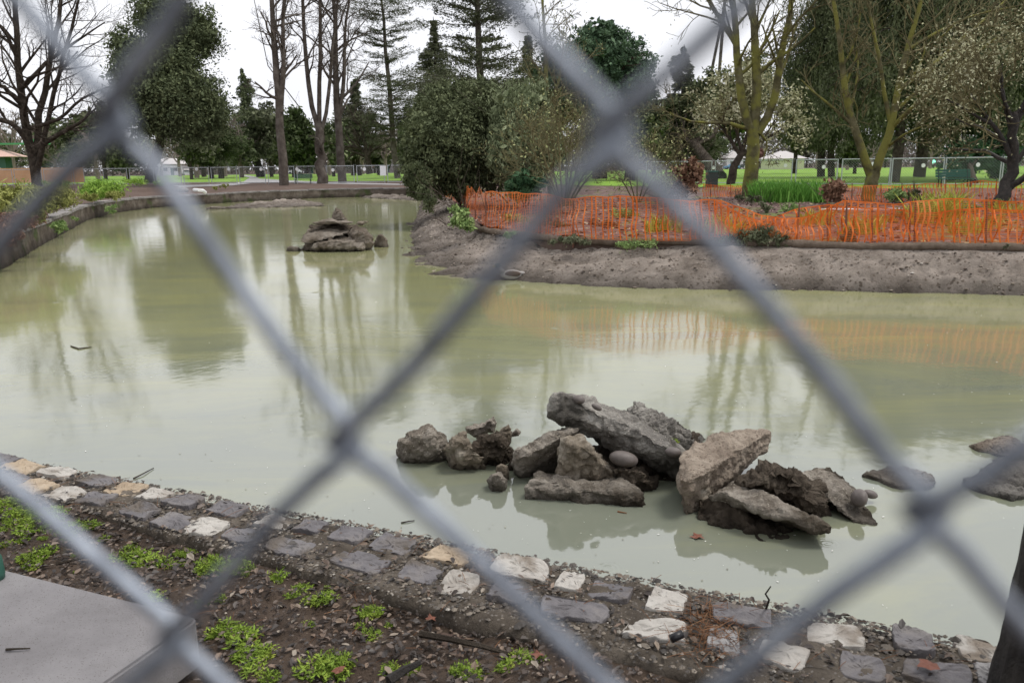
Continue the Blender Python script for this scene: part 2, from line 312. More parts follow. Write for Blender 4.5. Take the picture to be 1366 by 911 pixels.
# rings from scattered raindrops
rv = nd.new('ShaderNodeTexVoronoi'); rv.inputs['Scale'].default_value = 1.5; lk.new(t.outputs['Object'], rv.inputs['Vector'])
def mth(op, a, b_=None, clamp=False):
    q = nd.new('ShaderNodeMath'); q.operation = op; q.use_clamp = clamp
    for k_, v_ in enumerate((a, b_)):
        if v_ is None: continue
        if isinstance(v_, (int, float)): q.inputs[k_].default_value = v_
        else: lk.new(v_, q.inputs[k_])
    return q.outputs[0]
sc_ = nd.new('ShaderNodeSeparateColor'); lk.new(rv.outputs['Color'], sc_.inputs[0])
rh = mth('MULTIPLY', mth('MULTIPLY', mth('SINE', mth('MULTIPLY', rv.outputs['Distance'], 170)), mth('SUBTRACT', 1.0, mth('MULTIPLY', rv.outputs['Distance'], 7.0), True)), mth('GREATER_THAN', sc_.outputs[0], .62))
b3 = nd.new('ShaderNodeBump'); b3.inputs['Strength'].default_value = .35; b3.inputs['Distance'].default_value = .0022; lk.new(rh, b3.inputs['Height']); lk.new(b2.outputs[0], b3.inputs['Normal']); lk.new(b3.outputs[0], b.inputs['Normal'])
M['water'] = m

# ------------------------------------------------------------------ growth helpers
def nrm(v): return v/(np.linalg.norm(v)+1e-12)
class RNG:
    def __init__(s, k): s.r = random.Random(k); s.n = np.random.default_rng(k)
    def vec(s): return s.n.normal(size=3)
def grow(mb, rg, p, d, L, r, lev, kids=(5, 4, 3), up=.15, curl=.25, spread=(.5, 1.0), tw=None, k=5, rmin=.008, shrink=.6, sides=None, t0=.25, tips=None):
    """one branch and its children; thin ones go to tw (twig mesh)"""
    pts = [p]; d = nrm(d); q = np.array(p)
    for i in range(k-1):
        d = nrm(d+rg.vec()*curl*.55+np.array([0, 0, up*.5])); q = q+d*L/(k-1); pts.append(q)
    rr = np.linspace(r, max(r*.35, rmin), k)
    tgt = tw if (tw is not None and r < .05) else mb
    tgt.tube(pts, rr, sides or (8 if r > .12 else 5 if r > .04 else 3))
    if lev <= 0:
        if tips is not None: tips.append((pts[-1], d))
        return
    n = kids[min(len(kids)-1, lev-1)]
    for j in range(n):
        t = t0+(1-t0)*(j+rg.r.random())/n; x = min(t*(k-1), k-1.001); a = int(x); w = x-a
        c = pts[a]*(1-w)+pts[a+1]*w; dd = nrm(pts[a+1]-pts[a])
        side = nrm(np.cross(dd, rg.vec())); ang = rg.r.uniform(*spread)
        grow(mb, rg, c, dd*math.cos(ang)+side*math.sin(ang), L*shrink*rg.r.uniform(.7, 1.15)*(1.1-.4*t), max(rmin, (r*(1-t)+r*.35*t)*.62), lev-1, kids, up, curl, spread, tw, k, rmin, shrink, None, t0, tips)
def limb(mb, rg, px, Y, r0, r1, tw, lev=3, L=None, kids=(5, 4, 3), dy=0, n=6, start=.3, up=.1, spread=(.5, 1.1), rmin=.008, tips=None, k=10, wob=.05, shrink=.6):
    """a limb along photo points at depth Y, then its side branches"""
    base = [PD(x, y, Y+dy*i/max(1, len(px)-1)) for i, (x, y) in enumerate(px)]
    base = np.array(base); s = np.concatenate([[0], np.cumsum(np.linalg.norm(np.diff(base, axis=0), axis=1))])
    tt = np.linspace(0, s[-1], k); pts = np.stack([np.interp(tt, s, base[:, i]) for i in range(3)], 1)
    sm = pts.copy(); sm[1:-1] = (pts[:-2]+2*pts[1:-1]+pts[2:])/4; pts = sm
    pts[1:-1] += rg.n.normal(size=(k-2, 3))*wob*r0*3
    rr = np.linspace(r0, r1, k); mb.tube(pts, rr, 9 if r0 > .1 else 6)
    L = L or s[-1]*.35
    for j in range(n):
        t = start+(1-start)*(j+rg.r.random())/n; x = min(t*(k-1), k-1.001); a = int(x)
        dd = nrm(pts[a+1]-pts[a]); c = pts[a]+(pts[a+1]-pts[a])*(x-a)
        side = nrm(np.cross(dd, rg.vec())); ang = rg.r.uniform(*spread)
        grow(mb, rg, c, dd*math.cos(ang)+side*math.sin(ang), L*rg.r.uniform(.6, 1.2)*(1.15-.5*t), max(rmin, (r0+(r1-r0)*t)*.5), lev-1, kids, up, .3, spread, tw, 5, rmin, shrink, None, .2, tips)
    return pts
def leaves(rg, C, size, asp=.5, dirv=None, spread=1.0, jit=.35):
    """diamond leaves at C (n,3); directions around dirv with spread"""
    n = len(C); d = rg.n.normal(size=(n, 3))*spread
    if dirv is not None: d += np.asarray(dirv)
    d /= np.linalg.norm(d, axis=1, keepdims=True)+1e-9
    s = np.cross(d, rg.n.normal(size=(n, 3))); s /= np.linalg.norm(s, axis=1, keepdims=True)+1e-9
    L = size*(1+jit*rg.n.uniform(-1, 1, size=(n, 1)))
    a = C-d*L*.5; c = C+d*L*.5; m_ = C-d*L*.05
    return np.stack([a, m_+s*L*asp*.5, c, m_-s*L*asp*.5], 1)
def clumps(rg, ells, n, clump=.35, per=60, shell=.45):
    """points in leaf clumps spread through ellipsoids [(centre, radii)]"""
    vol = np.array([np.prod(e[1])**(2/3) for e in ells]); vol = vol/vol.sum(); out = []
    for (c, r), w in zip(ells, vol):
        k = max(1, int(n*w/per)); u = rg.n.normal(size=(k, 3)); u /= np.linalg.norm(u, axis=1, keepdims=True)
        rad = rg.n.uniform(0, 1, size=(k, 1))**shell; cc = np.asarray(c)+u*rad*np.asarray(r)
        cs = clump*rg.n.uniform(.5, 1.4, size=(k, 1, 1))*np.mean(r)
        out.append((cc[:, None]+rg.n.normal(size=(k, per, 3))*cs*np.array([.55, .55, .42])).reshape(-1, 3))
    return np.concatenate(out)
def ell(px, py, Y, rx, ry, dep=None):
    s = mpp(Y); return (PD(px, py, Y), (rx*s, (dep or (rx+ry)/2)*s, ry*s))

# ------------------------------------------------------------------ ground, pond, water
E0, E1 = P(0, 612, BZ), P(1340, 870, BZ)
eu = nrm((E1-E0)*np.array([1, 1, 0])); ev = np.array([eu[1], -eu[0], 0])          # along the near edge / towards the camera
if ev[1] > 0: ev = -ev
def EU(u, v, z): q = E0+eu*u+ev*v; return np.array([q[0], q[1], z])
nearL, nearR = EU(-9, 0, BZ), EU(14, 0, BZ)
wall_px = [(-60, 338), (0, 318), (40, 301), (75, 288), (112, 274), (150, 267), (200, 262), (260, 259), (330, 255.5), (430, 252), (540, 250), (640, 249)]
wall_w = [P(x, y, BZ) for x, y in wall_px]
isl_top = [(600, 263), (604, 272), (614, 288), (640, 304), (690, 313), (750, 319), (830, 322), (900, 323), (1050, 326), (1200, 329), (1366, 331), (1600, 338), (1900, 347)]
isl_wat = [(566, 262), (560, 276), (549, 302), (543, 334), (556, 352), (600, 366), (660, 375), (760, 381), (880, 385), (1030, 388), (1190, 391), (1366, 394), (1620, 401), (1930, 412)]
isl_t = [P(x, y, BZ) for x, y in isl_top]; isl_w = [P(x, y, 0) for x, y in isl_wat]
contour = [nearL]+wall_w+isl_t+[np.array([22, 8, BZ]), nearR]
c2 = [(p[0], p[1]) for p in contour]
outer = [(-1500, -600), (1500, -600), (1500, 1800), (-1500, 1800)]
pts = [Vector(p) for p in c2+outer]; nc = len(c2)
edges = [(i, (i+1) % nc) for i in range(nc)]+[(nc+i, nc+(i+1) % 4) for i in range(4)]
vv, _, ff, _, _, _ = delaunay_2d_cdt(pts, edges, [], 1, 1e-5)
def inside(x, y, poly):
    r = False; j = len(poly)-1
    for i in range(len(poly)):
        if (poly[i][1] > y) != (poly[j][1] > y) and x < (poly[j][0]-poly[i][0])*(y-poly[i][1])/(poly[j][1]-poly[i][1])+poly[i][0]: r = not r
        j = i
    return r
mb = MB(); GZ = BZ-.05
tri = []
for fc in ff:
    cx = sum(vv[i].x for i in fc)/len(fc); cy = sum(vv[i].y for i in fc)/len(fc)
    if not inside(cx, cy, c2): tri.append(list(fc))
mb.add([(v.x, v.y, GZ) for v in vv], [(3, tri)])
i = np.arange(nc); j = (i+1) % nc
mb.add([(x, y, GZ) for x, y in c2]+[(x, y, -.6) for x, y in c2], [(4, np.stack([i, i+nc, j+nc, j], 1))])
solo('ground', mb, M['ground'], kind='structure', loc=(0, 0, 0))
mb = MB(); mb.quads([[(-60, -2, 0), (60, -2, 0), (60, 90, 0), (-60, 90, 0)]]); solo('pond_water', mb, M['water'], kind='structure', loc=(0, 0, 0))
mb = MB(); mb.quads([[(-70, -6, -.62), (70, -6, -.62), (70, 95, -.62), (-70, 95, -.62)]]); solo('pond_bed', mb, M['mud'], kind='structure', loc=(0, 0, 0))
# lawn, path, street
def sheet(name, poly, z, mat):
    mb = MB(); n = len(poly); mb.add([(p[0], p[1], z) for p in poly], [(n, np.arange(n))]); return solo(name, mb, mat, kind='structure', loc=(0, 0, 0))
sheet('lawn', [(-260, 101), (-60, 100), (-30, 99), (-6, 92), (6, 62), (14, 52), (30, 44), (60, 40), (260, 40), (420, 228), (-420, 228)], GZ+.004, M['lawn'])
sheet('path', [P(x, y, GZ+.008) for x, y in [(230, 247.5), (300, 245.5), (325, 242.5), (333, 237), (322, 234.3), (326, 233.6), (342, 236), (346, 238.5), (385, 240.8), (440, 243.2), (546, 245.6), (640, 246), (640, 247), (546, 247), (430, 245.2), (370, 243.2), (345, 243.5), (310, 247.5), (240, 250)]], GZ+.008, M['path'])
sheet('street', [(-420, 228), (420, 228), (420, 242), (-420, 242)], GZ+.006, M['road'])
# ------------------------------------------------------------------ near bank: soil, edging with stones
def fbm(x, y, s, o=5, seed=0): return noise.fractal(Vector((x*s, y*s, seed*7.3)), .8, 2.0, o)
def grid(mb, A, nu, nv):
    A = np.asarray(A).reshape(-1, 3); i = (np.arange(nu-1)[:, None]*nv+np.arange(nv-1)[None]).ravel()
    mb.add(A, [(4, np.stack([i, i+nv, i+nv+1, i+1], 1))])
def kw(u): return float(np.interp(u, [.9, 1.8, 2.3, 2.7, 3.6, 6], [.33, .375, .40, .44, .475, .5]))
def soil_z(u, v):
    q = E0+eu*u+ev*v
    return BZ-.024+.026*fbm(q[0], q[1], 1.7, 3, 1)+.018*fbm(q[0], q[1], 7, 5, 2)
us = np.linspace(-6, 8, 330); vv_ = np.linspace(.26, 3.6, 130)
mb = MB(); grid(mb, [EU(u, v, soil_z(u, v)) for u in us for v in vv_], len(us), len(vv_))
solo('bank_soil', mb, M['soil'], kind='structure', smooth=True, loc=(0, 0, 0))
prof = [(-.02, -.5), (-.015, -.1), (-.005, .3), (0, .55), (.004, .62), (.02, .652), (.045, .66)]+[(v, .662) for v in np.linspace(.07, .50, 24)]+[(.525, .655), (.545, .635), (.55, .60), (.555, .5)]
us = np.linspace(-9, 12, 620)
A = []
for u in us:
    wv = .03*fbm(u, 0, .9, 3, 5)
    for v, z in prof:
        v = v*kw(u)/.555 if v > .05 else v
        q = E0+eu*u+ev*v; h = .011*fbm(q[0], q[1], 11, 5, 3)+.008*fbm(q[0], q[1], 3, 3, 4) if z > .5 else 0
        A.append(EU(u, v+(wv+.02*fbm(u, v, 8, 4, 6) if v > .7*kw(u) else .014*fbm(u, z, 6, 4, 6) if v < .05 else 0), z+h))
edg = thing('stone_edging', EU(3, .25, 0), 'gravelly mortar kerb of flat paving stones along the near edge of the pond', 'stone edging')
mb = MB(); grid(mb, A, len(us), len(prof)); part('mortar_kerb', mb, M['edging'], edg, smooth=True)
D, L_, T_, G_ = 'stone_dark', 'stone_pale', 'stone_tan', 'stone_grey'
stones = [(2, 616, 60, D), (32, 627, 58, T_), (77, 634, 52, L_), (130, 646, 50, D), (168, 657, 46, T_), (208, 664, 50, L_), (247, 672, 52, D), (303, 683, 62, D), (370, 698, 50, L_), (414, 707, 38, D), (467, 718, 50, D), (523, 731, 58, D), (602, 743, 64, T_), (695, 763, 84, L_), (762, 779, 36, L_), (814, 794, 58, D), (890, 808, 52, L_), (990, 826, 82, D), (1115, 852, 78, L_), (1218, 861, 52, D), (1303, 871, 52, L_),
          (15, 642, 52, D), (50, 652, 52, T_), (88, 661, 50, L_), (130, 670, 46, D), (190, 685, 52, D), (232, 698, 52, D), (276, 706, 58, L_), (322, 716, 52, D), (388, 732, 70, D), (478, 752, 86, D), (560, 768, 56, D), (612, 783, 54, L_), (680, 795, 56, D), (767, 817, 98, D), (875, 843, 82, L_), (965, 859, 46, G_), (1045, 878, 62, L_), (1150, 897, 62, D), (1250, 903, 90, D), (1340, 912, 70, G_),
          (-60, 602, 60, L_), (-45, 630, 52, D), (-100, 616, 52, T_), (-120, 590, 60, D)]
def stone(name, c, l, w, h, ang, seed, mat, parent):
    """flat split stone: irregular straight sided outline, chipped rim, cleft top"""
    rg = RNG(seed); n = 40; cor = []
    for (x, y) in [(-1, -1), (1, -1), (1, 1), (-1, 1)]:
        cx, cy = x*l/2*rg.r.uniform(.86, 1.04), y*w/2*rg.r.uniform(.82, 1.06)
        if rg.r.random() < .35: cor += [(cx*.78 if x*y > 0 else cx, cy if x*y > 0 else cy*.55), (cx if x*y > 0 else cx*.78, cy*.55 if x*y > 0 else cy)]
        else: cor += [(cx, cy)]
    cor = sorted(cor, key=lambda p: math.atan2(p[1]/w, p[0]/l)); P2 = np.array(cor+[cor[0]]); sl_ = np.concatenate([[0], np.cumsum(np.linalg.norm(np.diff(P2, axis=0), axis=1))])
    t = np.linspace(0, sl_[-1], n, endpoint=False); k = np.stack([np.interp(t, sl_, P2[:, 0]), np.interp(t, sl_, P2[:, 1])], 1)
    k = (np.roll(k, 1, 0)+4*k+np.roll(k, -1, 0))/6
    k = np.array([p*(1+.05*noise.fractal(Vector((p[0]*22, p[1]*22, seed*1.7)), .8, 2, 4)) for p in k])
    rings = [(1.03, -.05), (1.0, h*.55), (.985, h*.9), (.955, h), (.85, h), (.7, h), (.5, h), (.3, h), (.12, h)]
    X = np.array([math.cos(ang), math.sin(ang), 0]); Yv = np.array([-X[1], X[0], 0]); tx, ty = rg.r.uniform(-.05, .05), rg.r.uniform(-.08, .08)
    V = []
    def top(x2, y2, z, s):
        q = c+X*x2+Yv*y2; dz = 0
        if s < .99:
            f = noise.fractal(Vector((q[0]*7, q[1]*14, seed*3.1)), .8, 2, 5); dz = .006*f+.004*math.floor(f*2.2)
        return q+np.array([0, 0, z+dz+tx*x2+ty*y2])
    for s, z in rings:
        for x, y in k: V.append(top(x*s, y*s, z, s))
    V.append(top(0, 0, h, 0))
    m2 = len(rings); q4 = []; t3 = []
    for a in range(m2-1):
        for b in range(n): q4 += [a*n+b, a*n+(b+1) % n, (a+1)*n+(b+1) % n, (a+1)*n+b]
    for b in range(n): t3 += [(m2-1)*n+b, (m2-1)*n+(b+1) % n, m2*n]
    mb = MB(); mb.add(V, [(4, q4), (3, t3)]); return part(name, mb, mat, parent)
rs = random.Random(3); ea = math.atan2(eu[1], eu[0])
for i, (x, y, l, mt) in enumerate(stones):
    c = P(x, y, .655); dep = (c-CAM) @ FW; lm = l*dep/f_*1.0
    wm = rs.uniform(.115, .145)*(.85 if l < 40 else 1)
    stone('paving_stone', c, max(lm, .1), wm, rs.uniform(.014, .026), ea+rs.uniform(-.12, .12), i+11, M[mt], edg)
# gravel on the kerb
def pebbles(mb, C, R, rg):
    ico = np.array([(0, 0, 1), (.9, 0, .2), (.28, .85, .2), (-.72, .53, .2), (-.72, -.53, .2), (.28, -.85, .2), (0, 0, -.7)])
    F = [0, 1, 2, 0, 2, 3, 0, 3, 4, 0, 4, 5, 0, 5, 1, 6, 2, 1, 6, 3, 2, 6, 4, 3, 6, 5, 4, 6, 1, 5]; n = len(C)
    a = rg.n.uniform(0, 6.28, n); S = np.stack([rg.n.uniform(.7, 1.4, n), rg.n.uniform(.7, 1.1, n), rg.n.uniform(.45, .8, n)], 1)*R[:, None]
    v = ico[None]*S[:, None]*rg.n.uniform(.8, 1.2, size=(n, 7, 1)); x = v[..., 0]*np.cos(a)[:, None]-v[..., 1]*np.sin(a)[:, None]; y = v[..., 0]*np.sin(a)[:, None]+v[..., 1]*np.cos(a)[:, None]
    V = np.stack([x, y, v[..., 2]], -1)+C[:, None]
    mb.add(V.reshape(-1, 3), [(3, (np.array(F)[None]+7*np.arange(n)[:, None]).reshape(-1, 3))])
rg = RNG(5); n = 15000; u = rg.n.uniform(-1, 5.2, n); v = np.clip(np.where(rg.n.random(n) < .3, rg.n.normal(.04, .03, n), rg.n.uniform(0.0, 1, n)*np.array([kw(a) for a in u])), -.002, .56)
C = np.array([EU(a, b_, .664) for a, b_ in zip(u, v)])
def off_stones(C, keep_share, rg):
    ok = np.ones(len(C), bool)
    for x, y, l, mt in stones:
        c = P(x, y, .655); lm = max(.1, l*((c-CAM) @ FW)/f_); q = C-c; ok &= ~((np.abs(q @ eu) < lm*.47) & (np.abs(q @ ev) < .058))
    return ok | (rg.n.random(len(C)) < keep_share)
C = C[off_stones(C, .02, rg)]; n = len(C); R = np.minimum(rg.n.lognormal(-5.15, .45, n), .018)
mb = MB(); pebbles(mb, C, R, rg); solo('kerb_gravel', mb, M['pebble'], kind='stuff', loc=(0, 0, 0))
# leaf litter and needles on the soil
n = 22000; u = rg.n.uniform(-1.0, 4.6, n); v = np.array([kw(a) for a in u])+np.abs(rg.n.normal(0, .75, n)); v = np.where(rg.n.random(n) < .10, rg.n.uniform(0, .4, n), v)
keep = v < 3; u, v = u[keep], v[keep]; keep = off_stones(np.array([EU(a, b_, .66) for a, b_ in zip(u, v)]), .08, rg); u, v = u[keep], v[keep]
C = np.array([EU(a, b_, (soil_z(a, b_)+.004) if b_ > kw(a) else .668) for a, b_ in zip(u, v)])
C[:, 2] += rg.n.uniform(0, .012, len(C))
def curled(mb, rg, C, size, asp=.55):
    n = len(C); a = rg.n.uniform(0, 6.28, n); L = size*np.minimum(rg.n.lognormal(-.55, .5, n), 1.5); d = np.stack([np.cos(a), np.sin(a), rg.n.normal(size=n)*.25], 1); w = np.stack([-np.sin(a), np.cos(a), rg.n.normal(size=n)*.3], 1)
    cu = rg.n.uniform(.0, .35, n)[:, None]*np.array([0, 0, 1]); j = lambda: rg.n.uniform(.75, 1.25, (n, 1)); L = L[:, None]
    v = [C-d*L*.5, C-d*L*.2*j()+(w*asp*.42*j()+cu)*L, C+d*L*.2*j()+(w*asp*.45*j()+cu)*L, C+d*L*.5*j()+cu*L*.6, C+d*L*.15*j()-(w*asp*.45*j()-cu)*L, C-d*L*.2*j()-(w*asp*.42*j()-cu*.6)*L]
    V = np.stack(v, 1); i = 6*np.arange(n)[:, None]; mb.add(V.reshape(-1, 3), [(4, np.concatenate([i+np.array([[0, 3, 2, 1]]), i+np.array([[0, 5, 4, 3]])]))])
mb = MB(); curled(mb, rg, C, .026); solo('leaf_litter', mb, M['litter'], kind='stuff', loc=(0, 0, 0))
n = 1500; u = rg.n.uniform(-2.5, 6, n); v = rg.n.uniform(.0, 2.2, n)
hot = rg.n.random(n) < .14; u = np.where(hot, rg.n.normal(3.66, .06, n), u); v = np.where(hot, rg.n.normal(.24, .09, n), v); v = np.maximum(v, .02)
mb = MB()
for a, b_ in zip(u, v):
    c = EU(a, b_, (soil_z(a, b_)+.006) if b_ > kw(a) else .672+rg.r.uniform(0, .008)); d = nrm(rg.vec()*np.array([1, 1, .15])); L = rg.r.uniform(.02, .05)
    mb.tube([c-d*L, c+np.array([0, 0, .003]), c+d*L], [.0009, .0009, .0007], 3)
solo('pine_needles', mb, M['needles'], kind='stuff', loc=(0, 0, 0))
# weeds
def weed_mesh(seed, spreadr, nb, fine):
    rg = RNG(seed); mb = MB()
    for i in range(nb):
        a = rg.r.uniform(0, 6.28); rr = spreadr*rg.r.random()**.6; base = np.array([rr*math.cos(a)*.6, rr*math.sin(a)*.6, 0]); h = rg.r.uniform(.02, .05)*(1.1-rr/spreadr*.5)
        d = nrm(np.array([math.cos(a)*rr/spreadr*1.3, math.sin(a)*rr/spreadr*1.3, 1])+rg.vec()*.25)
        tip = base+d*h
        k = 7 if fine else 4
        c = base[None]+(tip-base)[None]*np.linspace(.35, 1, k)[:, None]
        mb.quads(leaves(rg, c+rg.n.normal(size=c.shape)*.003, .013 if fine else .018, .30 if fine else .24, d*1.0, .8, .3))
    return mb
protos = []
wg = 'green weeds on the muddy bank'
weedspots = []
rw = random.Random(8)
def patch(cx, cy, sx, sy, n, sc=(.7, 1.4)):
    for _ in range(n): weedspots.append((rw.gauss(cx, sx), rw.gauss(cy, sy), rw.uniform(*sc)*rw.choice((.6, .8, .95, 1.15))))
    for _ in range(n//3): weedspots.append((rw.gauss(cx, sx*2.2), rw.gauss(cy, sy*2), rw.uniform(.25, .5)))
patch(45, 688, 38, 14, 46); patch(15, 678, 14, 8, 14); patch(20, 735, 20, 6, 5); patch(110, 705, 30, 10, 9); patch(48, 748, 12, 3, 3, (1, 1.5)); patch(175, 738, 18, 8, 7); patch(262, 738, 26, 9, 14)
patch(283, 752, 16, 8, 6); patch(335, 765, 14, 8, 4); patch(400, 775, 20, 7, 7); patch(420, 790, 20, 8, 4); patch(435, 800, 10, 5, 2); patch(490, 830, 14, 10, 5, (.6, 1)); patch(308, 845, 14, 6, 5, (.9, 1.3)); patch(322, 866, 12, 5, 4, (.9, 1.3))
patch(440, 890, 20, 8, 7, (.9, 1.4)); patch(350, 890, 10, 6, 2, (1.1, 1.5)); patch(530, 885, 12, 6, 3, (.7, 1)); patch(620, 905, 24, 4, 3); patch(270, 800, 10, 5, 2, (.6, .9)); patch(405, 835, 8, 4, 1); patch(690, 890, 20, 10, 3, (.5, .8)); patch(212, 797, 6, 3, 2, (.6, .9))
k = 0
for (x, y, s) in weedspots:
    c = P(x, y, .63); q = c-E0; v = q @ ev; u = q @ eu
    if v < kw(u)+.02 or y < 655: continue
    c[2] = soil_z(u, v)-.002
    lab = 'feathery bright green weed tuft in the patch below the kerb at the far left' if x < 150 else 'bright green weed tuft in the mud between the concrete slab and the kerb' if x < 350 and y < 800 else 'yellow green weed tuft in the mud right beside the concrete slab corner' if x < 380 else 'small green weed tuft in the muddy soil at the bottom of the picture' if y > 850 else 'small green weed tuft in the mud close below the dark kerb stones'
    if k < 4:
        o = solo('weed_plant', weed_mesh(k+2, (.035, .042, .032, .045)[k], (60, 76, 44, 82)[k], k != 2), M['weed'], lab, 'weed', wg, loc=(0, 0, 0)); o.location = c; o.scale = (s, s, s*.7); protos.append(o)
    else:
        o = dup(rw.choice(protos), c, rw.uniform(0, 6.28), lab, wg, s); o.scale = (s*rw.uniform(.8, 1.25), s*rw.uniform(.8, 1.25), s*rw.uniform(.5, .9))
    k += 1
for (x, y, Y) in ((872, 581, 5.52), (888, 588, 5.45), (900, 592, 5.4)):
    o = dup(protos[0], PD(x, y, Y), rw.uniform(0, 6), 'small green weed growing in the gap between the two grey slabs of the rubble pile', 'weeds on the rubble pile', .9)
# concrete slab, lower left
sz = .80; c0 = P(266, 823, sz); a1 = P(0, 757, sz); a2 = P(140, 911, sz)
d1, d2 = nrm(a1-c0), nrm(a2-c0)
bm = bmesh.new(); top = [c0, c0+d1*1.6, c0+d1*1.6+d2*1.2, c0+d2*1.2]
V = [bm.verts.new((p[0], p[1], sz)) for p in top]+[bm.verts.new((p[0], p[1], sz-.15)) for p in top]
bm.faces.new(V[:4]); bm.faces.new(V[4:][::-1])
for i in range(4): bm.faces.new((V[(i+1) % 4], V[i], V[i+4], V[(i+1) % 4+4]))
bmesh.ops.recalc_face_normals(bm, faces=bm.faces)
bmesh.ops.bevel(bm, geom=[e for e in bm.edges if abs(e.verts[0].co.z-e.verts[1].co.z) > .05], offset=.035, segments=4, affect='EDGES', profile=.6)
bmesh.ops.bevel(bm, geom=[e for e in bm.edges if e.verts[0].co.z > sz-.01 and e.verts[1].co.z > sz-.01], offset=.008, segments=2, affect='EDGES')
me = bpy.data.meshes.new('concrete_slab'); 
for v_ in bm.verts: v_.co -= Vector((c0[0], c0[1], sz-.15))
bm.to_mesh(me); bm.free(); me.materials.append(M['slab'])
o = bpy.data.objects.new('concrete_slab', me); COL.objects.link(o); o.location = (c0[0], c0[1], sz-.15)
props(o, 'smooth grey concrete slab with a worn corner lying on the mud at the near bank', 'concrete slab')
def twig(name, pts, r, mat, label, cat='twig', group=None):
    mb = MB(); mb.tube(pts, np.linspace(r, r*.5, len(pts)), 5, True); return solo(name, mb, mat, label, cat, group)
twig('twig', [P(8, 866, sz+.006), P(22, 865, sz+.008), P(40, 864.5, sz+.006)], .004, M['bark'], 'short dark twig lying on the grey concrete slab')

# ------------------------------------------------------------------ rocks
def rock(name, pts, mat, label, cat='rock', res=.016, amp=.035, freq=4.0, seed=1, group=None, sub=-.12, smooth=False, fine=.5):
    pts = [np.asarray(p, float) for p in pts]
    if sub is not None:                       # carry the lowest points below the water
        zs = min(p[2] for p in pts)
        pts += [np.array([p[0], p[1], sub]) for p in pts if p[2] < zs+.12]
    bm = bmesh.new()
    for p in pts: bm.verts.new(p)
    r = bmesh.ops.convex_hull(bm, input=bm.verts)
    bmesh.ops.delete(bm, geom=list({g for g in r['geom_interior']+r['geom_unused'] if isinstance(g, bmesh.types.BMVert)}), context='VERTS')
    me0 = bpy.data.meshes.new('tmp'); bm.to_mesh(me0); bm.free()
    o0 = bpy.data.objects.new('tmp', me0); COL.objects.link(o0)
    md = o0.modifiers.new('r', 'REMESH'); md.mode = 'VOXEL'; md.voxel_size = res
    dg = bpy.context.evaluated_depsgraph_get(); dg.update()
    me = bpy.data.meshes.new_from_object(o0.evaluated_get(dg))
    bpy.data.objects.remove(o0); bpy.data.meshes.remove(me0)
    n = len(me.vertices); co = np.zeros(n*3); me.vertices.foreach_get('co', co); co = co.reshape(-1, 3)
    no = np.zeros(n*3); me.vertices.foreach_get('normal', no); no = no.reshape(-1, 3); off = Vector((seed*3.7, seed*1.3, seed*2.1))
    d = np.zeros(n)
    for i in range(n):
        p = Vector(co[i]); q = p*freq+off
        a = noise.fractal(q, .7, 2.1, 6)
        c = noise.noise(p*freq*.5+off*2)
        vd, vp = noise.voronoi(q*.9); v1 = noise.voronoi(q*2.4)[0]
        fac = (vd[1]-vd[0])                                   # flat broken facets with creases between them
        g = noise.turbulence(q*4, 3, False)
        d[i] = amp*(.75*c+.55*min(fac, .5)*1.6-.35+.55*a-.35*max(0, .35-(v1[1]-v1[0]))*2-.35*fine*g+.45*(noise.cell(q*.8)-.0)*.4)
    co += no*d[:, None]; loc = np.array([co[:, 0].mean(), co[:, 1].mean(), co[:, 2].min()]); co -= loc
    me.vertices.foreach_set('co', co.ravel()); me.update(); me.materials.clear(); me.materials.append(mat); me.name = name
    me.polygons.foreach_set('use_smooth', np.full(len(me.polygons), smooth, bool))
    o = bpy.data.objects.new(name, me); COL.objects.link(o); o.location = loc
    return props(o, label, cat, group)
def px(*L): return [PD(*p) for p in L]
def lens(out, Y, t):                          # outline at depth Y with a bulge to the front and to the back
    cx = sum(p[0] for p in out)/len(out); cy = sum(p[1] for p in out)/len(out)
    L = [PD(x, y, Y) for x, y in out]
    L += [PD(cx+(x-cx)*.6, cy+(y-cy)*.6, Y-t*.5) for x, y in out]+[PD(cx+(x-cx)*.75, cy+(y-cy)*.75, Y+t*.6) for x, y in out]
    return L
RG = 'broken concrete pile in the near water'
rock('rock', lens([(528, 590), (540, 573), (575, 565), (596, 574), (601, 598), (590, 612), (545, 612), (530, 604)], 5.55, .3), M['rock'], 'pale lumpy chunk of rubble, leftmost of the near pile in the pond', seed=1, amp=.05, freq=6, group=RG)
rock('rock', lens([(590, 600), (600, 584), (615, 577), (635, 592), (655, 612), (640, 622), (605, 616)], 5.4, .3), M['rock_ochre'], 'low brown crumbly chunk just right of the leftmost rubble lump', seed=2, amp=.055, freq=7, group=RG)
rock('rock', lens([(622, 572), (640, 561), (660, 553), (668, 566), (662, 580), (632, 584)], 5.75, .2), M['rock'], 'small jagged fragment on top of the brown crumbly lumps in the near pile', seed=3, amp=.04, freq=8, res=.018, group=RG, sub=None)
rock('rock', lens([(661, 592), (668, 572), (679, 562), (686, 572), (680, 600)], 5.6, .16), M['rock_ochre'], 'small upright brown fragment with a peg like tip beside the leaning slab', seed=4, amp=.035, freq=9, res=.016, group=RG, sub=None)
rock('rock', lens([(682, 575), (690, 571), (697, 577), (692, 584), (683, 583)], 5.65, .12), M['rock'], 'tiny stone fragment sticking out over the water right of the jagged ones', seed=5, amp=.02, freq=12, res=.013, group=RG, sub=None)
rock('rock', lens([(622, 600), (640, 580), (668, 578), (690, 598), (684, 620), (640, 622)], 5.5, .4), M['clod'], 'dark brown crumbling base lump under the jagged small fragments', seed=6, amp=.09, freq=7, group=RG)
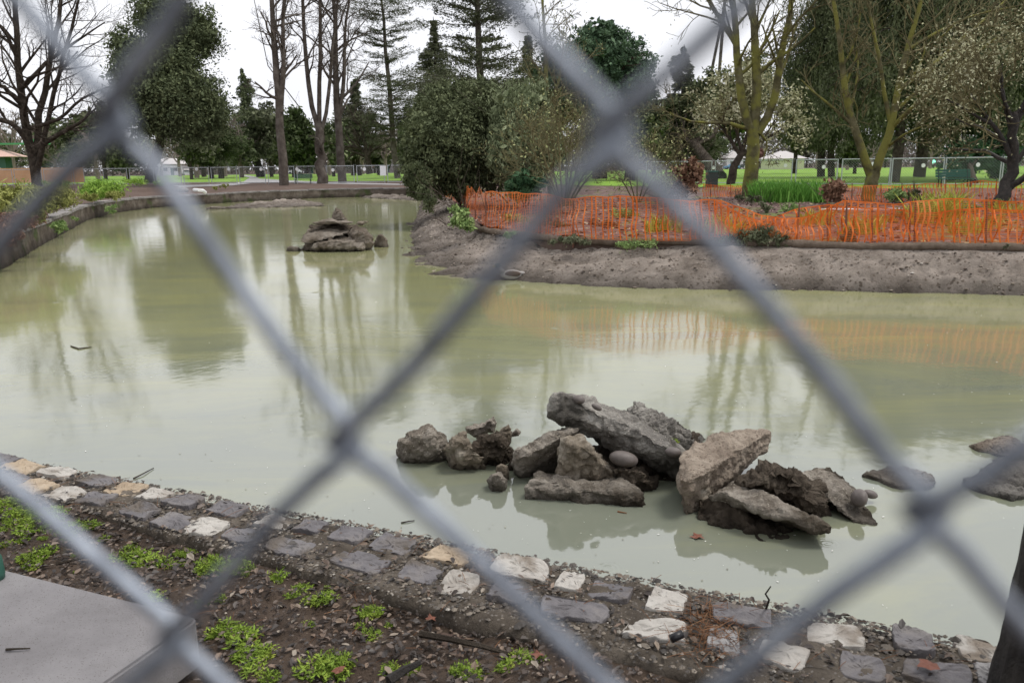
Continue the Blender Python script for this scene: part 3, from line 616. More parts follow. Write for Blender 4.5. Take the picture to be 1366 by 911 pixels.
rock('rock', lens([(647, 641), (654, 630), (668, 627), (678, 640), (668, 651), (655, 649)], 4.98, .14), M['rock'], 'small pointed stone alone in the water in front of the rubble', seed=7, amp=.025, freq=10, res=.014, group=RG)
rock('rock', lens([(660, 622), (668, 616), (679, 620), (675, 628), (663, 628)], 5.15, .1), M['rock_ochre'], 'tiny stone behind the small pointed stone in the water', seed=8, amp=.015, freq=12, res=.012, group=RG)
rock('concrete_slab', px((680, 604, 5.12), (700, 590, 5.12), (768, 567, 5.15), (776, 574, 5.1), (742, 588, 5.05), (702, 610, 5.02), (684, 614, 5.02), (688, 600, 5.5), (770, 564, 5.6), (745, 596, 5.35), (705, 618, 5.3), (778, 574, 5.5)), M['rock'], 'narrow broken slab leaning up against the long grey slab from the left', seed=9, amp=0.042, freq=6, group=RG)
rock('concrete_slab', px((728, 548, 5.2), (735, 528, 5.25), (748, 526, 5.25), (800, 546, 5.15), (855, 574, 5.02), (910, 606, 4.9), (914, 622, 4.92), (904, 640, 5.05), (872, 624, 5.1), (830, 600, 5.16), (780, 566, 5.26), (752, 563, 5.34), (730, 562, 5.36),
     (742, 522, 5.55), (800, 534, 5.5), (860, 562, 5.4), (916, 598, 5.25), (915, 630, 5.4), (745, 556, 5.7)), M['rock_grey'], 'long grey broken slab with cobbles set in it, tilted down to the right', res=.014, seed=10, amp=0.048, freq=5, group=RG, sub=None)
rock('rock', lens([(743, 602), (753, 584), (775, 583), (805, 602), (832, 628), (800, 634), (762, 632), (745, 620)], 5.0, .3), M['rock_ochre'], 'ochre brown chunk propped under the long grey slab', seed=11, amp=.05, freq=6, group=RG)
rock('concrete_slab', px((697, 650, 4.80), (706, 640, 4.82), (762, 637, 4.82), (822, 638, 4.80), (836, 652, 4.72), (862, 665, 4.64), (800, 664, 4.80), (745, 662, 4.84), (700, 660, 4.86), (715, 632, 5.1), (825, 630, 5.1), (850, 650, 5.0)), M['rock'], 'flat pale slab lying low in the water at the front of the pile', seed=12, amp=0.044, freq=6, group=RG)
rock('rock', lens([(800, 620), (835, 615), (865, 630), (880, 650), (850, 652), (810, 640)], 5.05, .4), M['clod'], 'dark muddy lump in the shadow beneath the long grey slab', seed=13, amp=.08, freq=7, group=RG)
rock('concrete_slab', px((834, 572, 5.65), (838, 550, 5.7), (846, 535, 5.8), (858, 541, 5.8), (900, 566, 5.75), (938, 588, 5.7), (930, 606, 5.6), (900, 600, 5.6), (860, 585, 5.62), (850, 534, 6.05), (905, 562, 6.1), (945, 590, 6.0), (920, 608, 5.95), (842, 572, 6.0)), M['rock_grey'], 'grey slab rising at the back of the pile behind the long slab', seed=14, amp=.07, freq=6, group=RG)
rock('rock', lens([(905, 580), (925, 575), (940, 590), (935, 610), (905, 600)], 5.9, .3), M['clod'], 'dark crumbly piece behind the tan block at the back of the pile', seed=15, amp=.04, freq=9, group=RG)
rock('rock', px((899, 634, 4.55), (905, 610, 4.7), (915, 598, 4.85), (948, 582, 5.05), (985, 570, 5.2), (1018, 570, 5.2), (1029, 574, 5.1), (1004, 590, 4.86), (965, 614, 4.62), (925, 640, 4.46), (906, 644, 4.46),
     (1031, 592, 5.16), (1003, 610, 4.95), (976, 636, 4.72), (950, 650, 4.62), (918, 664, 4.56), (902, 656, 4.6), (930, 610, 5.35), (1018, 585, 5.45), (940, 650, 4.95)), M['rock_tan'], 'large tan block with a flat tilted top in the middle of the pile', seed=16, amp=0.045, freq=5, group=RG)
rock('concrete_slab', px((960, 652, 4.42), (975, 645, 4.5), (1010, 652, 4.42), (1060, 676, 4.22), (1111, 702, 4.06), (1110, 711, 4.06), (1082, 709, 4.1), (1030, 690, 4.2), (975, 664, 4.34), (1000, 690, 4.55), (1090, 716, 4.35), (940, 668, 4.6), (985, 638, 4.9), (1095, 685, 4.6)), M['rock'], 'big slanting slab with a pale sharp edge at the front right of the pile', seed=17, amp=0.042, freq=5, group=RG, sub=None)
rock('rock', lens([(985, 646), (998, 622), (1028, 611), (1066, 617), (1096, 646), (1110, 690), (1078, 690), (1030, 668)], 4.62, .5), M['clod'], 'dark earthy clod heaped on top of the big slanting slab', seed=18, amp=.085, freq=6, res=.02, group=RG, sub=None, fine=.8)
rock('rock', px((926, 684, 4.5), (930, 660, 4.6), (950, 652, 4.62), (970, 660, 4.5), (1000, 690, 4.42), (1060, 712, 4.3), (1088, 718, 4.26), (1062, 730, 4.16), (1030, 737, 4.1), (990, 716, 4.28), (950, 702, 4.4), (960, 660, 4.9), (1080, 690, 4.7)), M['clod'], 'rough undercut base chunk beneath the slanting slab at the waterline', seed=19, amp=.05, freq=7, group=RG)
rock('concrete_slab', px((1064, 628, 4.75), (1082, 619, 4.9), (1110, 630, 4.85), (1150, 662, 4.62), (1176, 694, 4.42), (1172, 708, 4.34), (1140, 702, 4.38), (1118, 680, 4.45), (1090, 652, 4.6), (1105, 622, 5.15), (1165, 672, 4.95), (1130, 700, 4.7)), M['rock'], 'pale slab sliding into the water at the right end of the pile', seed=20, amp=0.045, freq=6, group=RG)
def cobble(x, y, Y, rx, ry, rot, label, dep=None):
    c = PD(x, y, Y); s = mpp(Y); a = -rot; ca, sa = math.cos(a), math.sin(a)
    mb = MB(); mb.ball(c, (rx*s, (dep or ry*1.2)*s, ry*s), 20, 12, [[ca, 0, sa], [0, 1, 0], [-sa, 0, ca]])
    return solo('cobble', mb, M['cobble'], label, 'cobble', 'rounded cobbles in the near pile', smooth=True)
cobble(832, 612, 4.93, 21, 11, .2, 'large smooth brown cobble under the long grey slab')
cobble(772, 533, 5.22, 9, 6, .2, 'small round cobble set in the top of the long grey slab')
cobble(796, 543, 5.16, 8, 4, .5, 'smaller flat cobble next to the round one on the long grey slab')
cobble(898, 603, 4.93, 12, 7, .1, 'cobble set in the lower right end of the long grey slab')
cobble(1146, 664, 4.52, 10, 13, .5, 'oval grey cobble in the pale slab at the right end')
cobble(1161, 659, 4.7, 11, 6, .3, 'flat dark cobble at the back of the pale slab at the right end')
def topz(*L): return [P(x, y, z) for x, y, z in L]
rock('concrete_slab', topz((1150, 630, .03), (1178, 622, .05), (1225, 627, .07), (1252, 641, .03), (1240, 652, .02), (1200, 648, .03), (1185, 618, .05), (1245, 630, .06)), M['rock'], 'nearly sunken slab showing just above the water right of the pile', seed=21, amp=.03, freq=6, group='sunken slabs on the right')
rock('concrete_slab', topz((1292, 590, .03), (1322, 585, .07), (1345, 590, .09), (1376, 604, .06), (1376, 618, .02), (1335, 606, .03), (1305, 598, .02), (1345, 578, .06), (1385, 596, .06)), M['rock_tan'], 'tan slab tip above the water at the far right edge', seed=22, amp=.035, freq=6, group='sunken slabs on the right')
rock('concrete_slab', topz((1285, 640, .02), (1315, 626, .06), (1345, 618, .10), (1390, 618, .12), (1400, 655, .05), (1350, 662, .03), (1310, 654, .02), (1330, 606, .08), (1395, 604, .08)), M['rock_grey'], 'dark slab in the water at the right edge behind the fence wire', seed=23, amp=.04, freq=6, group='sunken slabs on the right')
rock('rock_mound', [PD(x, y, Y) for x, y, Y in [(640, 612, 5.5), (700, 606, 5.6), (800, 604, 5.5), (900, 612, 5.3), (930, 640, 5.0), (870, 640, 5.1), (760, 632, 5.2), (660, 622, 5.4)]], M['clod'], 'dark muddy rubble base filling the gaps between the slabs of the near pile', seed=25, amp=.10, freq=6, res=.02, group=RG)
rock('rock', px((905, 640, 5.2), (960, 640, 5.1), (1000, 650, 5.0), (1060, 640, 5.0), (1100, 660, 4.9), (1000, 690, 4.6), (950, 690, 4.6), (1080, 690, 4.6)), M['clod'], 'dark core of broken rubble behind the earthy clod', seed=26, amp=.06, freq=6, res=.02, group=RG)
rock('rock', lens([(898, 640), (935, 628), (965, 655), (950, 688), (915, 672)], 4.75, .35), M['rock_ochre'], 'brown rubble wedged beneath the lower edge of the tan block', seed=27, amp=.05, freq=7, group=RG)
rock('rock', lens([(755, 606), (800, 592), (870, 604), (900, 625), (890, 645), (765, 640)], 5.5, .4), M['clod'], 'dark rubble fill behind the ochre chunk under the long grey slab', seed=28, amp=.06, freq=7, group=RG)
# far rubble pile
FG = 'rubble pile in the far water'
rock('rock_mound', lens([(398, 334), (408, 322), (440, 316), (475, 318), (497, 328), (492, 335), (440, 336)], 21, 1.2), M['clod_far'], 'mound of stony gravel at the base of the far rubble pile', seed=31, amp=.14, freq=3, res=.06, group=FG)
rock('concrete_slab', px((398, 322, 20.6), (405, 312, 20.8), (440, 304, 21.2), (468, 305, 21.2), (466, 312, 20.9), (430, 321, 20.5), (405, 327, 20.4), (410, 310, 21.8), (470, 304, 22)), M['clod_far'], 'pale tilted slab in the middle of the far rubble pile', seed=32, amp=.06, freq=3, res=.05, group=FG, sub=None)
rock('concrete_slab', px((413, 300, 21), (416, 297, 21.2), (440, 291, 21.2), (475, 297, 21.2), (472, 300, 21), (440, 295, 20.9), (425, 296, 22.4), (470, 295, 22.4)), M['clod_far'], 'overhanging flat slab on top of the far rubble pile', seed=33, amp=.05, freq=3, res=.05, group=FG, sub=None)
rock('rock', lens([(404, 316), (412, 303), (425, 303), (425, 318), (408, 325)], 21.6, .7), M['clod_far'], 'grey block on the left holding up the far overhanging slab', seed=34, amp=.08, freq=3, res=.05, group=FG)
rock('rock', lens([(411, 301), (440, 296), (478, 300), (480, 318), (412, 322)], 21.9, .9), M['clod'], 'core of the far rubble pile, coloured dark as the shade under the overhanging slab', seed=35, amp=.08, freq=3, res=.06, group=FG)  # dark clod colour paints the black shade below the overhang
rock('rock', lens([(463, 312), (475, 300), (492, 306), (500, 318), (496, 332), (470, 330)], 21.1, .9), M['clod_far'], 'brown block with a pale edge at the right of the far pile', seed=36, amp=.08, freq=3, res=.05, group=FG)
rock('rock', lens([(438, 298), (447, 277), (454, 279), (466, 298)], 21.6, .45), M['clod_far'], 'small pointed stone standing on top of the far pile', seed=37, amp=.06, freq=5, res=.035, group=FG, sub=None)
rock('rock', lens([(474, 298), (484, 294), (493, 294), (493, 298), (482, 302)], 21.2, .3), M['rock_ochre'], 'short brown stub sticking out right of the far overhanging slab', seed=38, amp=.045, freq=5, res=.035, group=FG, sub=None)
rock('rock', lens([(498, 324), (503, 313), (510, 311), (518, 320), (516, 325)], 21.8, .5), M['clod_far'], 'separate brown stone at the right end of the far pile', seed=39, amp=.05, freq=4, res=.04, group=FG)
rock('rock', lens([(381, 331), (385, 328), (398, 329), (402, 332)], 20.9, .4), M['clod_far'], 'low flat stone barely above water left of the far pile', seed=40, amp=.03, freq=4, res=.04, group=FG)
rock('mud_bar', [P(x, y, .02) for x, y in [(275, 279), (330, 272), (380, 276), (432, 275), (430, 271), (400, 268)]]+[P(380, 266, .3), P(395, 268, .2), P(340, 271, .12)], M['mud'], 'gravelly mud bar along the foot of the far wall', 'mud bar', seed=41, amp=.22, freq=1.4, res=.14)
rock('mud_bar', [P(x, y, .02) for x, y in [(480, 263), (520, 265), (560, 268), (560, 262), (520, 260)]]+[P(530, 261, .2)], M['mud'], 'narrow mud bar below the far wall near the dark bush', 'mud bar', seed=42, amp=.2, freq=1.4, res=.14)

# ------------------------------------------------------------------ island: mud bank, roll, mulch
def resample(L, n):
    L = np.array(L); s = np.concatenate([[0], np.cumsum(np.linalg.norm(np.diff(L, axis=0), axis=1))])
    t = np.linspace(0, s[-1], n); o = np.stack([np.interp(t, s, L[:, i]) for i in range(3)], 1)
    return o
def par(L, n, pxs):                           # resample by photo columns so that both rims stay matched
    t = np.linspace(0, 1, n); i = np.linspace(0, 1, len(L)); L = np.array(L)
    return np.stack([np.interp(t, i, L[:, k]) for k in range(3)], 1)
NU, NV = 1000, 44
def bycol(top, wat, pt, pw):
    s = np.concatenate([[0], np.cumsum(np.linalg.norm(np.diff(np.array(pt), axis=0), axis=1))]); s /= s[-1]
    w = np.concatenate([[0], np.cumsum(np.linalg.norm(np.diff(np.array(pw), axis=0), axis=1))]); w /= w[-1]
    t = np.linspace(0, 1, NU)**1.0
    return (np.stack([np.interp(t, s, np.array(pt)[:, k]) for k in range(3)], 1), np.stack([np.interp(t, w, np.array(pw)[:, k]) for k in range(3)], 1))
TT, WW = bycol(isl_top, isl_wat, isl_t, isl_w)
for _ in range(12):
    for A_ in (TT, WW): A_[1:-1] = (A_[:-2]+A_[1:-1]*2+A_[2:])/4
A = []
for i in range(NU):
    for j in range(NV):
        s = j/(NV-1)*1.25; p = TT[i]*(1-s)+WW[i]*s; z = BZ-.03-s*(BZ-.03)+.12*math.sin(min(s, 1)*math.pi)*.6
        h = .10*fbm(p[0], p[1], 1.1, 4, 9)+.075*fbm(p[0], p[1], 5, 6, 10); e = min(1, s*5); h -= .07*max(0, .5-abs(noise.noise(Vector((i*.035+s*.6, s*.9, 4))))*3.2)+.05*max(0, .4-abs(noise.noise(Vector((i*.012, s*5, 9))))*3)
        q = WW[i]-TT[i]; rid = .05*abs(fbm(p[0], p[1], 2.4, 3, 12))
        A.append((p[0], p[1], z+(h-rid)*e))
mb = MB(); grid(mb, A, NU, NV); solo('mud_bank', mb, M['mud'], kind='structure', smooth=True, loc=(0, 0, 0))
mb = MB(); wob = [np.array([p[0], p[1], BZ-.01+.035*fbm(p[0], p[1], .8, 3, 15)]) for p in TT[60::4]]
mb.tube(wob, [.075+.02*fbm(p[0], p[1], 3, 3, 2) for p in wob], 10, True)
solo('straw_roll', mb, M['roll'], 'long brown straw erosion roll along the top of the mud bank', 'erosion roll', smooth=True)
poly_i = [(p[0], p[1]) for p in isl_t]+[(40, 20), (40, 46), (26, 44), (12, 52), (4, 60), (-2, 60)]
gx = np.linspace(-3, 26, 150); gy = np.linspace(11, 62, 190); mb = MB()
V = []; idx = {}; F = []
for a, x in enumerate(gx):
    for b_, y in enumerate(gy): V.append((x, y, BZ+.01+.07*fbm(x, y, .5, 4, 21)+.04*fbm(x, y, 2, 4, 22)))
ny = len(gy)
for a in range(len(gx)-1):
    for b_ in range(ny-1):
        if all(inside(gx[a+i_], gy[b_+j_], poly_i) for i_ in (0, 1) for j_ in (0, 1)): F += [a*ny+b_, (a+1)*ny+b_, (a+1)*ny+b_+1, a*ny+b_+1]
mb.add(V, [(4, F)]); solo('mulch_bed', mb, M['mulch'], kind='structure', smooth=True, loc=(0, 0, 0))
rg = RNG(17); C = []
while len(C) < 9000:
    x, y = rg.r.uniform(-1, 24), 12+rg.r.random()**1.4*24
    if inside(x, y, poly_i): C.append((x, y, BZ+.05+.07*fbm(x, y, .5, 4, 21)))
C = np.array(C); q = leaves(rg, C, .13, .6, None, 1, .5); q[..., 2] = C[:, None, 2]+(q[..., 2]-C[:, None, 2])*.45
mb = MB(); mb.quads(q); solo('fallen_leaves', mb, M['leaflit'], kind='stuff', loc=(0, 0, 0))

rg = RNG(91); n = 6000; ii = rg.n.integers(40, NU-20, n); ss = np.clip(rg.n.beta(1.6, 1.3, n)*1.08, .03, 1.06); AA = np.array(A).reshape(NU, NV, 3)
C = AA[ii, np.minimum(NV-1, (ss/1.25*(NV-1)).astype(int))]+rg.n.normal(size=(n, 3))*np.array([.04, .04, .004]); Rr = np.minimum(rg.n.lognormal(-4.1, .5, n), .06)
mb = MB(); pebbles(mb, C, Rr, rg); solo('mud_clods', mb, leaf('clods', [(0, (.06, .048, .04)), (.5, (.17, .14, .115)), (.9, (.29, .25, .21)), (1, (.42, .39, .35))], .9), kind='stuff', loc=(0, 0, 0))
# ------------------------------------------------------------------ pond wall on the left and far side
pw = thing('pond_wall', (wall_w[5][0], wall_w[5][1], 0), 'low curved stone retaining wall with pale coping along the far left of the pond', 'wall')
WP = resample(wall_w, 160); 
tn = np.gradient(WP, axis=0); tn /= np.linalg.norm(tn, axis=1, keepdims=True); nn = np.stack([-tn[:, 1], tn[:, 0], np.zeros(len(tn))], 1)   # away from the pond
ctr = np.array([0, 30, 0])
if ((WP[60]+nn[60])-ctr) @ (WP[60]-ctr) < (WP[60]-ctr) @ (WP[60]-ctr): nn = -nn
A = []
for p, w in zip(WP, nn):
    for (o_, z) in [(-.06, -.5), (-.05, 0), (-.03, .3), (-.03, .56), (.45, .56), (.45, .3)]:
        A.append(p+w*(o_+.04*fbm(p[0]+z*3, p[1], 1.2, 3, 31))*np.array([1, 1, 0])+np.array([0, 0, z-p[2]]))
mb = MB(); grid(mb, A, len(WP), 6); part('wall_face', mb, M['wallstone'], pw)
mb = MB(); rs = random.Random(4)
S = resample(wall_w, 75)
for a, c in zip(S[:-1], S[1:]):
    d = c-a; m_ = (a+c)/2; w = np.array([-d[1], d[0], 0]); w = nrm(w)
    if (m_+w-ctr) @ (m_-ctr) < (m_-ctr) @ (m_-ctr): w = -w
    mb.box((m_[0]+w[0]*.18, m_[1]+w[1]*.18, .60+rs.uniform(-.02, .02)), (np.linalg.norm(d)*.96, .46, .09), d)
part('coping', mb, M['coping'], pw)
# ------------------------------------------------------------------ orange safety net
def net(name, keys, label, stakes, cat='safety net', step=.12, wav=.32, seed=1, gaps=.05, lean=0):
    """keys: (px, bottom y, top y, Y or None); straps follow the sag of the top edge"""
    B, Tp = [], []
    for k_ in keys:
        x, yb, yt = k_[:3]
        b_ = P(x, yb, BZ+.04) if len(k_) < 4 or k_[3] is None else PD(x, yb, k_[3]); t_ = PD(x, yt, b_[1]+lean); B.append(b_); Tp.append(t_)
    B, Tp = np.array(B), np.array(Tp); s = np.concatenate([[0], np.cumsum(np.linalg.norm(np.diff(B[:, :2], axis=0), axis=1))])
    n = int(s[-1]/step); root = thing(name, B[len(B)//2], label, cat)
    rg = random.Random(seed)
    def at(u, h):
        b_ = np.array([np.interp(u, s, B[:, k]) for k in range(3)]); t_ = np.array([np.interp(u, s, Tp[:, k]) for k in range(3)])
        t_[2] += .13*noise.noise(Vector((u*.9, seed*2.1, 3)))+.03*noise.noise(Vector((u*3.1, seed*1.1, 7)))
        H = max(t_[2]-b_[2], .05); fold = max(0, 1.0-H)                         # a slumped net folds forward
        p = b_+(t_-b_)*h; wv = wav*(.25+fold*1.2)
        off = wv*(noise.noise(Vector((u*.7, h*1.4, seed)))*.5+.25*math.sin(h*7+u*.6+seed)*fold)*math.sin(h*math.pi)
        p[1] -= off*1.1; p[0] += .12*noise.noise(Vector((u*1.3, h*2.2, seed+5)))*math.sin(h*math.pi)*(.4+fold)+.04*math.sin(h*9+u)*fold; return p
    mb = MB(); K = 9; hs_ = np.linspace(0, 1, K)
    U = np.linspace(0, s[-1], n)
    for u in U:
        w = .0108*(1.0+.4*rg.random()); du = rg.uniform(-.03, .03); L = [at(u+du, h) for h in hs_]
        d = nrm((at(min(u+.1, s[-1]), .5)-at(max(u-.1, 0), .5))*np.array([1, 1, 0]))*w
        for a in range(K-1): mb.quads([[L[a]-d, L[a]+d, L[a+1]+d, L[a+1]-d]])
    rows = 24
    UU = np.linspace(0, s[-1], n)
    for r_ in range(rows+1):
        h = r_/rows; hw = .0036 if r_ < rows else .011; L = np.array([at(u, h) for u in UU]); dz = np.array([0, 0, hw])
        mb.quads(np.stack([L[:-1]-dz, L[1:]-dz, L[1:]+dz, L[:-1]+dz], 1))
    part('net', mb, M['orange'], root)
    for (x, dtop) in stakes:
        u = np.interp(x, [k_[0] for k_ in keys], s); b_ = at(u, 0); t_ = at(u, 1); m2 = MB()
        m2.tube([b_+np.array([0, .03, -.2]), b_*.5+t_*.5+np.array([0, .04, 0]), t_+np.array([0, .03, dtop])], [.018, .018, .016], 6, True)
        part('stake', m2, M['stake'], root)
    return root
net('safety_net', [(622, 278, 250), (634, 292, 254), (648, 303, 257), (665, 305, 258), (690, 307, 259), (730, 313, 262), (770, 318, 264), (830, 320, 263), (890, 321, 263), (925, 321, 262), (940, 321, 262), (960, 321, 268), (985, 322, 280), (1015, 322, 291), (1045, 323, 293), (1075, 323, 289), (1100, 323, 278), (1128, 324, 266), (1160, 324, 268), (1200, 325, 271), (1250, 325, 269), (1300, 326, 266), (1366, 328, 264), (1560, 334, 262)],
    'sagging orange plastic safety net along the top of the near mud bank', [(634, .02), (648, .02), (722, .03), (765, .05), (935, .05), (1065, .25), (1130, .06), (1215, .08), (1222, .05), (1318, .06)], seed=3)
net('safety_net', [(955, 318, 268), (985, 319, 284), (1015, 319, 296), (1045, 320, 290), (1075, 320, 284), (1105, 320, 274), (1140, 321, 272), (1180, 321, 280), (1225, 322, 290), (1280, 322, 284), (1340, 323, 280), (1420, 326, 276)], 'crumpled second layer of orange net slumped behind the front one', [(1105, .1), (1165, .08)], seed=13, wav=.5, step=.2)
net('safety_net', [(592, 262, 243), (600, 265, 245), (612, 271, 249), (621, 276, 252), (624, 279, 252)], 'short piece of orange net standing beneath the dark evergreen bush', [(593, .03), (612, .03)], seed=5)
net('safety_net', [(1120, 272, 247), (1160, 271, 248), (1200, 270, 248), (1250, 270, 246), (1290, 270, 244), (1340, 271, 242), (1420, 272, 240)], 'back row of orange safety net in front of the chain link panels', [(1137, .1), (1176, .08), (1204, .1), (1262, .15), (1275, .1), (1330, .1)], seed=7)
net('safety_net', [(938, 263, 246), (960, 263, 247), (990, 262, 247), (1000, 262, 248)], 'faded low orange net behind the dried brown bush', [(948, .1), (975, .1)], seed=9)
mb = MB(); mb.tube([P(1095, 279.5, BZ+.1), P(1150, 279.5, BZ+.1), P(1206, 279, BZ+.1)], .03, 8, True); solo('white_pipe', mb, M['white'], 'straight white plastic pipe lying behind the orange net', 'pipe')

# ------------------------------------------------------------------ plants
def shrub(name, label, base, ells, n, size, mat, cat='shrub', group=None, asp=.5, dirv=None, spread=1, clump=.35, per=50, stems=6, stem_r=.03, stemmat=None, shell=.45, seed=1, crownname='foliage'):
    rg = RNG(seed); root = thing(name, base, label, cat, group)
    mb = MB(); base = np.asarray(base)
    for i in range(stems):
        c, r = ells[rg.r.randrange(len(ells))]; tgt = np.asarray(c)+rg.n.uniform(-.7, .7, 3)*np.asarray(r)
        m_ = (base+tgt)/2+rg.vec()*.06*np.linalg.norm(tgt-base); grow(mb, rg, base+rg.vec()*np.array([1, 1, 0])*stem_r, m_-base, np.linalg.norm(m_-base), stem_r, 0); grow(mb, rg, m_, tgt-m_, np.linalg.norm(tgt-m_), stem_r*.7, 1, kids=(4,), rmin=.004)
    if stems: part('stem', mb, stemmat or M['twig'], root)
    mb = MB(); C = clumps(rg, ells, n, clump, per, shell); C = C[C[:, 2] > (base[2]-3)]
    mb.quads(leaves(rg, C, size, asp, dirv, spread))
    if n > 20000: mb.quads(leaves(rg, clumps(rg, [(c, np.asarray(r_)*.7) for c, r_ in ells], n//4, .5, 30, .6), size*1.5, .5, dirv, 1))
    part(crownname, mb, mat, root); return root
shrub('evergreen_bush', 'big dense dark evergreen bush leaning over the water at the tip of the island', P(618, 274, BZ), [ell(605, 165, 30, 52, 48), ell(632, 148, 30.5, 45, 38), ell(568, 215, 29.5, 32, 44), ell(655, 200, 30.5, 36, 60), ell(600, 228, 29.5, 50, 34), ell(590, 190, 29, 48, 44), ell(585, 135, 30.5, 28, 22), ell(555, 235, 29, 20, 30)], 90000, .125, M['ever_bush'], 'bush', asp=.4, dirv=(0, 0, -.5), clump=.19, per=70, stems=9, stem_r=.08, shell=.28, seed=2)
shrub('hanging_branch', 'dark drooping evergreen branch hanging down to the water at the island tip', PD(575, 245, 28), [ell(566, 250, 27.5, 12, 22), ell(574, 270, 27, 8, 16), ell(558, 235, 28, 16, 20)], 5000, .12, M['ever_bush'], 'branch', asp=.35, dirv=(0, 0, -1.2), clump=.3, per=30, stems=3, seed=3)
shrub('feathery_bush', 'lighter feathery green bush close behind the dark evergreen bush', P(690, 266, BZ), [ell(690, 150, 29, 34, 38), ell(715, 135, 30, 22, 26), ell(680, 200, 28.5, 30, 44), ell(715, 200, 29, 30, 42), ell(700, 240, 28.5, 30, 22)], 26000, .17, M['feather'], 'bush', asp=.2, dirv=(0, 0, -1.1), spread=.7, clump=.3, per=50, stems=7, stem_r=.05, seed=4, shell=.6)
shrub('leafy_shrub', 'low dark green broadleaf shrub behind the orange net', P(700, 277, BZ), [ell(700, 247, 24.5, 26, 16), ell(690, 240, 25, 16, 14)], 2600, .17, M['broad_dark'], asp=.45, seed=5)
shrub('green_shrub', 'small light green plant on the mud bank at the corner of the orange net', P(611, 300, BZ-.2), [ell(611, 288, 19.3, 13, 14), ell(622, 302, 19, 14, 9)], 1500, .10, M['lowgreen'], asp=.5, seed=6)
shrub('sage_shrub', 'wide dark grey green shrub sprawling over the straw roll', P(1010, 326, BZ-.05), [ell(985, 320, 14.9, 26, 9), ell(1015, 314, 14.8, 30, 13), ell(1045, 323, 14.7, 16, 9)], 4500, .075, M['sage'], asp=.3, dirv=(0, 0, .5), seed=7, stems=10, stem_r=.015, clump=.3)
shrub('sage_shrub', 'small thin grey shrub beside the straw roll right of the wide one', P(1131, 326, BZ-.05), [ell(1131, 315, 14.6, 10, 11)], 700, .07, M['sage'], asp=.3, seed=8, stems=6, stem_r=.01)
shrub('sage_shrub', 'flat dark weedy clump on the straw roll at the right edge of the bank', P(1315, 334, BZ-.1), [ell(1315, 330, 13.7, 14, 4), ell(1340, 329, 13.6, 8, 4)], 700, .06, M['sage'], asp=.3, seed=9, stems=0)
shrub('sage_shrub', 'small green tuft hanging over the bank rim at left', P(682, 318, BZ-.1), [ell(680, 313, 17.3, 10, 5)], 500, .07, M['lowgreen'], asp=.3, seed=10, stems=0)
shrub('sage_shrub', 'weedy green clump on the rim of the bank behind the crossing wires', P(760, 325, BZ-.1), [ell(765, 319, 15.6, 20, 7), ell(745, 322, 15.6, 12, 5)], 1100, .07, M['sage'], asp=.3, seed=11, stems=0)
shrub('sage_shrub', 'thin green weeds along the bank rim left of the wide grey shrub', P(850, 328, BZ-.1), [ell(850, 325, 15.2, 30, 3.5)], 600, .06, M['lowgreen'], asp=.3, seed=12, stems=0)
HG = 'dried brown leafed bushes'
shrub('dried_bush', 'taller dried bush with large curled brown leaves left of the mossy tree', P(915, 263, BZ), [ell(915, 240, 29, 18, 20), ell(925, 228, 29, 10, 14), ell(905, 250, 29, 14, 12)], 1300, .2, M['brownleaf'], asp=.6, dirv=(0, 0, -.4), clump=.4, per=14, stems=12, stem_r=.02, seed=13, group=HG)
shrub('dried_bush', 'small dried bush with brown leaves right of the green iris bed', P(1113, 272, BZ), [ell(1113, 253, 27, 13, 15)], 700, .18, M['brownleaf'], asp=.6, dirv=(0, 0, -.4), clump=.4, per=14, stems=8, stem_r=.02, seed=14, group=HG)
shrub('wispy_shrub', 'wispy green brown shrub at the foot of the tall dried bush', P(890, 264, BZ), [ell(885, 250, 28.5, 22, 14)], 900, .12, M['sparse'], asp=.3, seed=15, stems=14, stem_r=.012)
shrub('green_shrub', 'rounded green shrub in front of the back orange net', P(1194, 271, BZ), [ell(1194, 261, 27.5, 12, 8)], 900, .12, M['lowgreen'], asp=.4, seed=16)
shrub('wispy_shrub', 'wispy olive shrub right of the rounded green one', P(1219, 271, BZ), [ell(1219, 261, 27.5, 9, 8)], 500, .12, M['olive_weep'], asp=.3, seed=17)
shrub('low_shrub', 'low dark shrub at the foot of the mossy tree', P(990, 270, BZ), [ell(985, 262, 30, 8, 6), ell(1002, 266, 29, 10, 5)], 600, .12, M['sage'], asp=.3, seed=18, stems=3)
shrub('low_shrub', 'thin grey green sprig in the mulch below the mossy tree', P(1022, 282, BZ), [ell(1022, 275, 23, 8, 7)], 300, .11, M['sage'], asp=.3, seed=19, stems=5, stem_r=.01)
# left bank planting
def bank(name, lab, cells, n, size, mat, seed, dirv=(0, 0, .6), asp=.22, cat='shrub', stems=0):
    c0 = cells[0]; return shrub(name, lab, c0[0]-np.array([0, 0, c0[1][2]]), cells, n, size, mat, cat, asp=asp, dirv=dirv, clump=.3, per=40, stems=stems, seed=seed)
def blades(name, label, spots, h, w, mat, cat, seed, n_each=16, group=None, dz=0, spread=.5):
    rg = RNG(seed); mb = MB()
    for c in spots:
        for i in range(n_each):
            b_ = c+rg.vec()*np.array([.12, .12, 0]); a = rg.r.uniform(0, 6.28); ln = rg.r.uniform(.0, spread); d = np.array([math.cos(a)*ln, math.sin(a)*ln, 1]); H = h*rg.r.uniform(.6, 1.15)
            p1 = b_+d*H*.55; p2 = b_+d*H+np.array([math.cos(a), math.sin(a), -.5])*H*.25*ln; s = nrm(np.cross(d, rg.vec()))*w
            mb.quads([[b_-s, b_+s, p1+s*.8, p1-s*.8], [p1-s*.8, p1+s*.8, p2+s*.1, p2-s*.1]])
    c0 = spots[0]; return solo(name, mb, mat, label, cat, group)
rs = random.Random(12)
